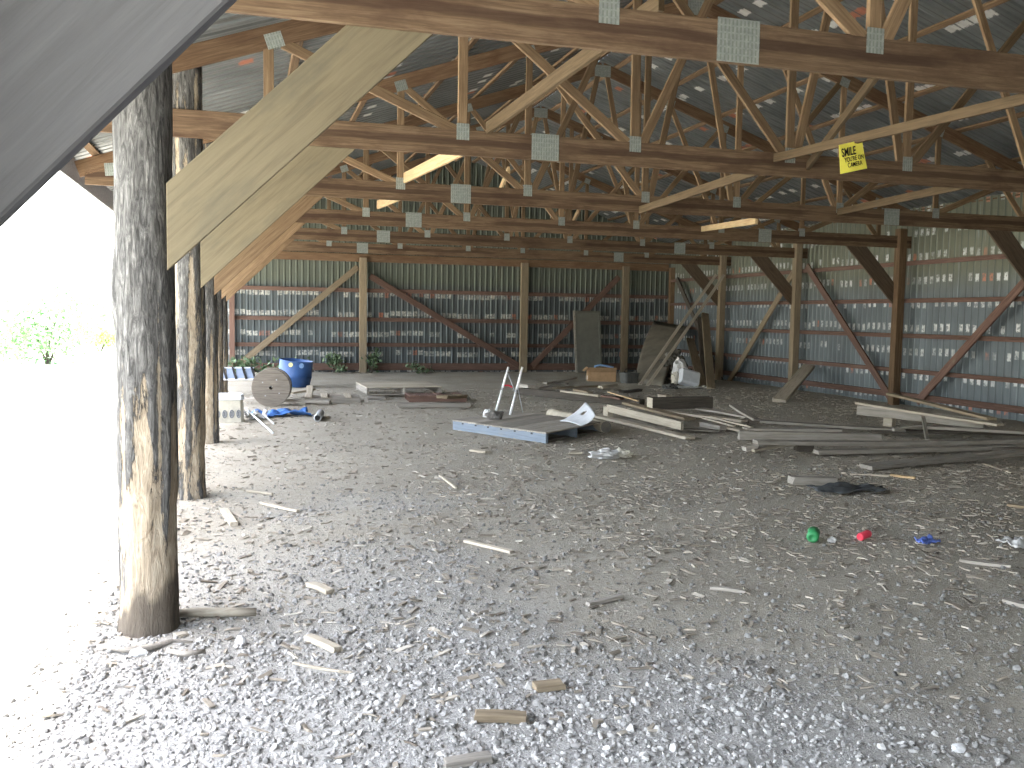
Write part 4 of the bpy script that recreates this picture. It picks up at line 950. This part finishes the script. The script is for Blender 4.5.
lump('pale_rock', G(958, 751), (.06, .045, .04), M['whitecloth'], 'white stone at the bottom right of the gravel', 'stone', .3, 3, 2)
lump('pale_rock', G(241, 645), (.06, .05, .06), M['whitecloth'], 'round white stone on the gravel right of the foreground log', 'stone', .25, 6, 2)
lump('pale_rock', G(138, 656), (.08, .06, .05), M['whitecloth'], 'white stone at the foot of the foreground log post', 'stone', .3, 12, 2)

# ------------------------------------------------------------------ plants
def foliage(name, n, d, leaf, m, parent, mw, seed, clumps=9):
    rg = np.random.default_rng(seed); cs = rg.normal(0, .3, (clumps, 3))*np.array(d); cs[:, 2] = np.abs(cs[:, 2])+d[2]*.28
    idx = rg.integers(0, clumps, n); c = cs[idx]+rg.normal(0, .16, (n, 3))*np.array(d); c[:, 2] = np.abs(c[:, 2])
    a = rg.normal(0, 1, (n, 3)); a /= np.linalg.norm(a, axis=1)[:, None]; b_ = np.cross(a, rg.normal(0, 1, (n, 3))); b_ /= np.linalg.norm(b_, axis=1)[:, None]
    s = leaf*rg.uniform(.6, 1.3, (n, 1)); V = np.stack([c-a*s, c+b_*s*.45, c+a*s, c-b_*s*.45], 1)
    me = bpy.data.meshes.new(name); me.from_pydata(V.reshape(-1, 3).tolist(), [], [(4*i, 4*i+1, 4*i+2, 4*i+3) for i in range(n)]); me.update(); attr_float(me, 'rnd', np.repeat(rg.random(n), 4))
    return link(name, me, m, parent, mw)
def bush(name, p, d, n, leaf, m, lab, cat, seed, group=None, clumps=9):
    r = empty(name, p); tag(r, lab, cat, group); mw = Matrix.Translation(p); foliage('foliage', n, d, leaf, m, r, mw, seed, clumps)
    mb = MB(); rg = random.Random(seed)
    for i in range(5):
        a = rg.uniform(0, 6.3); mb.tube([(0.02*cos(a), .02*sin(a), -.05), (.12*d[0]*cos(a), .12*d[1]*sin(a), d[2]*.3), (.25*d[0]*cos(a+.3), .25*d[1]*sin(a+.3), d[2]*.65)], .02*d[2], 6, rs=[.02*d[2], .014*d[2], .005*d[2]])
    mb.build('stem', M['dark'], r, mw)
gb = 'bushes out in the bright field'
bush('bush', G(48, 364, -.03), (2.6, 2.0, 2.3), 3800, .085, M['leaf'], 'large pale green bush in the bright field left of the foreground log', 'bush', 5, gb, 11)
bush('bush', G(100, 351, -.03), (2.2, 2.0, 1.15), 2000, .085, M['leaf2'], 'yellow-green bush in the bright field touching the foreground log', 'bush', 9, gb)
bush('bush', G(3, 358, -.03), (1.6, 1.6, 1.1), 1500, .085, M['leaf'], 'small bush in the bright field at the left edge of the photo', 'bush', 12, gb)
gwd = 'weeds along the back wall'
bush('weed', G(252, 377), (1.1, .6, .62), 420, .07, M['weed'], 'largest leafy green weed at the left end of the back wall', 'weed', 3, gwd, 7)
bush('weed', G(335, 373), (.6, .4, .5), 190, .06, M['weed'], 'leafy weed at the back wall between the barrel and the first wall post', 'weed', 4, gwd, 5)
bush('weed', G(371, 373), (.5, .4, .5), 150, .06, M['weed'], 'small weed at the foot of the first tan post on the back wall', 'weed', 6, gwd, 4)
bush('weed', G(421, 373), (.55, .4, .3), 130, .055, M['weed'], 'low weed at the back wall right of the first tan post', 'weed', 8, gwd, 4)

# ------------------------------------------------------------------ light
SUN_EL = radians(69)
sd = bpy.data.lights.new('sun', 'SUN'); sd.energy = 5.0; sd.angle = radians(.6); sd.color = (1, .96, .9)
so = bpy.data.objects.new('sun', sd); COL.objects.link(so)
dirv = Vector((cos(SUN_EL), 0.0, -sin(SUN_EL))); so.rotation_euler = dirv.to_track_quat('-Z', 'Y').to_euler(); so.location = (-20, 5, 40)
w = bpy.data.worlds.new('sky'); SC.world = w; w.use_nodes = True; nt = w.node_tree; bg = nt.nodes['Background']
sk = nt.nodes.new('ShaderNodeTexSky'); sk.sky_type = 'NISHITA'; sk.sun_disc = False; sk.sun_elevation = SUN_EL; sk.sun_rotation = radians(-90); sk.dust_density = 3.0; sk.air_density = 1.2
hs = nt.nodes.new('ShaderNodeHueSaturation'); hs.inputs['Saturation'].default_value = .55
nt.links.new(sk.outputs[0], hs.inputs['Color']); nt.links.new(hs.outputs[0], bg.inputs[0]); bg.inputs[1].default_value = .42
vs = SC.view_settings; vs.view_transform = 'Standard'; vs.look = 'None'; vs.gamma = 1.0; vs.use_curve_mapping = False; vs.exposure = 2.2
SC.cycles.use_denoising = True; SC.cycles.max_bounces = 10; SC.cycles.diffuse_bounces = 7
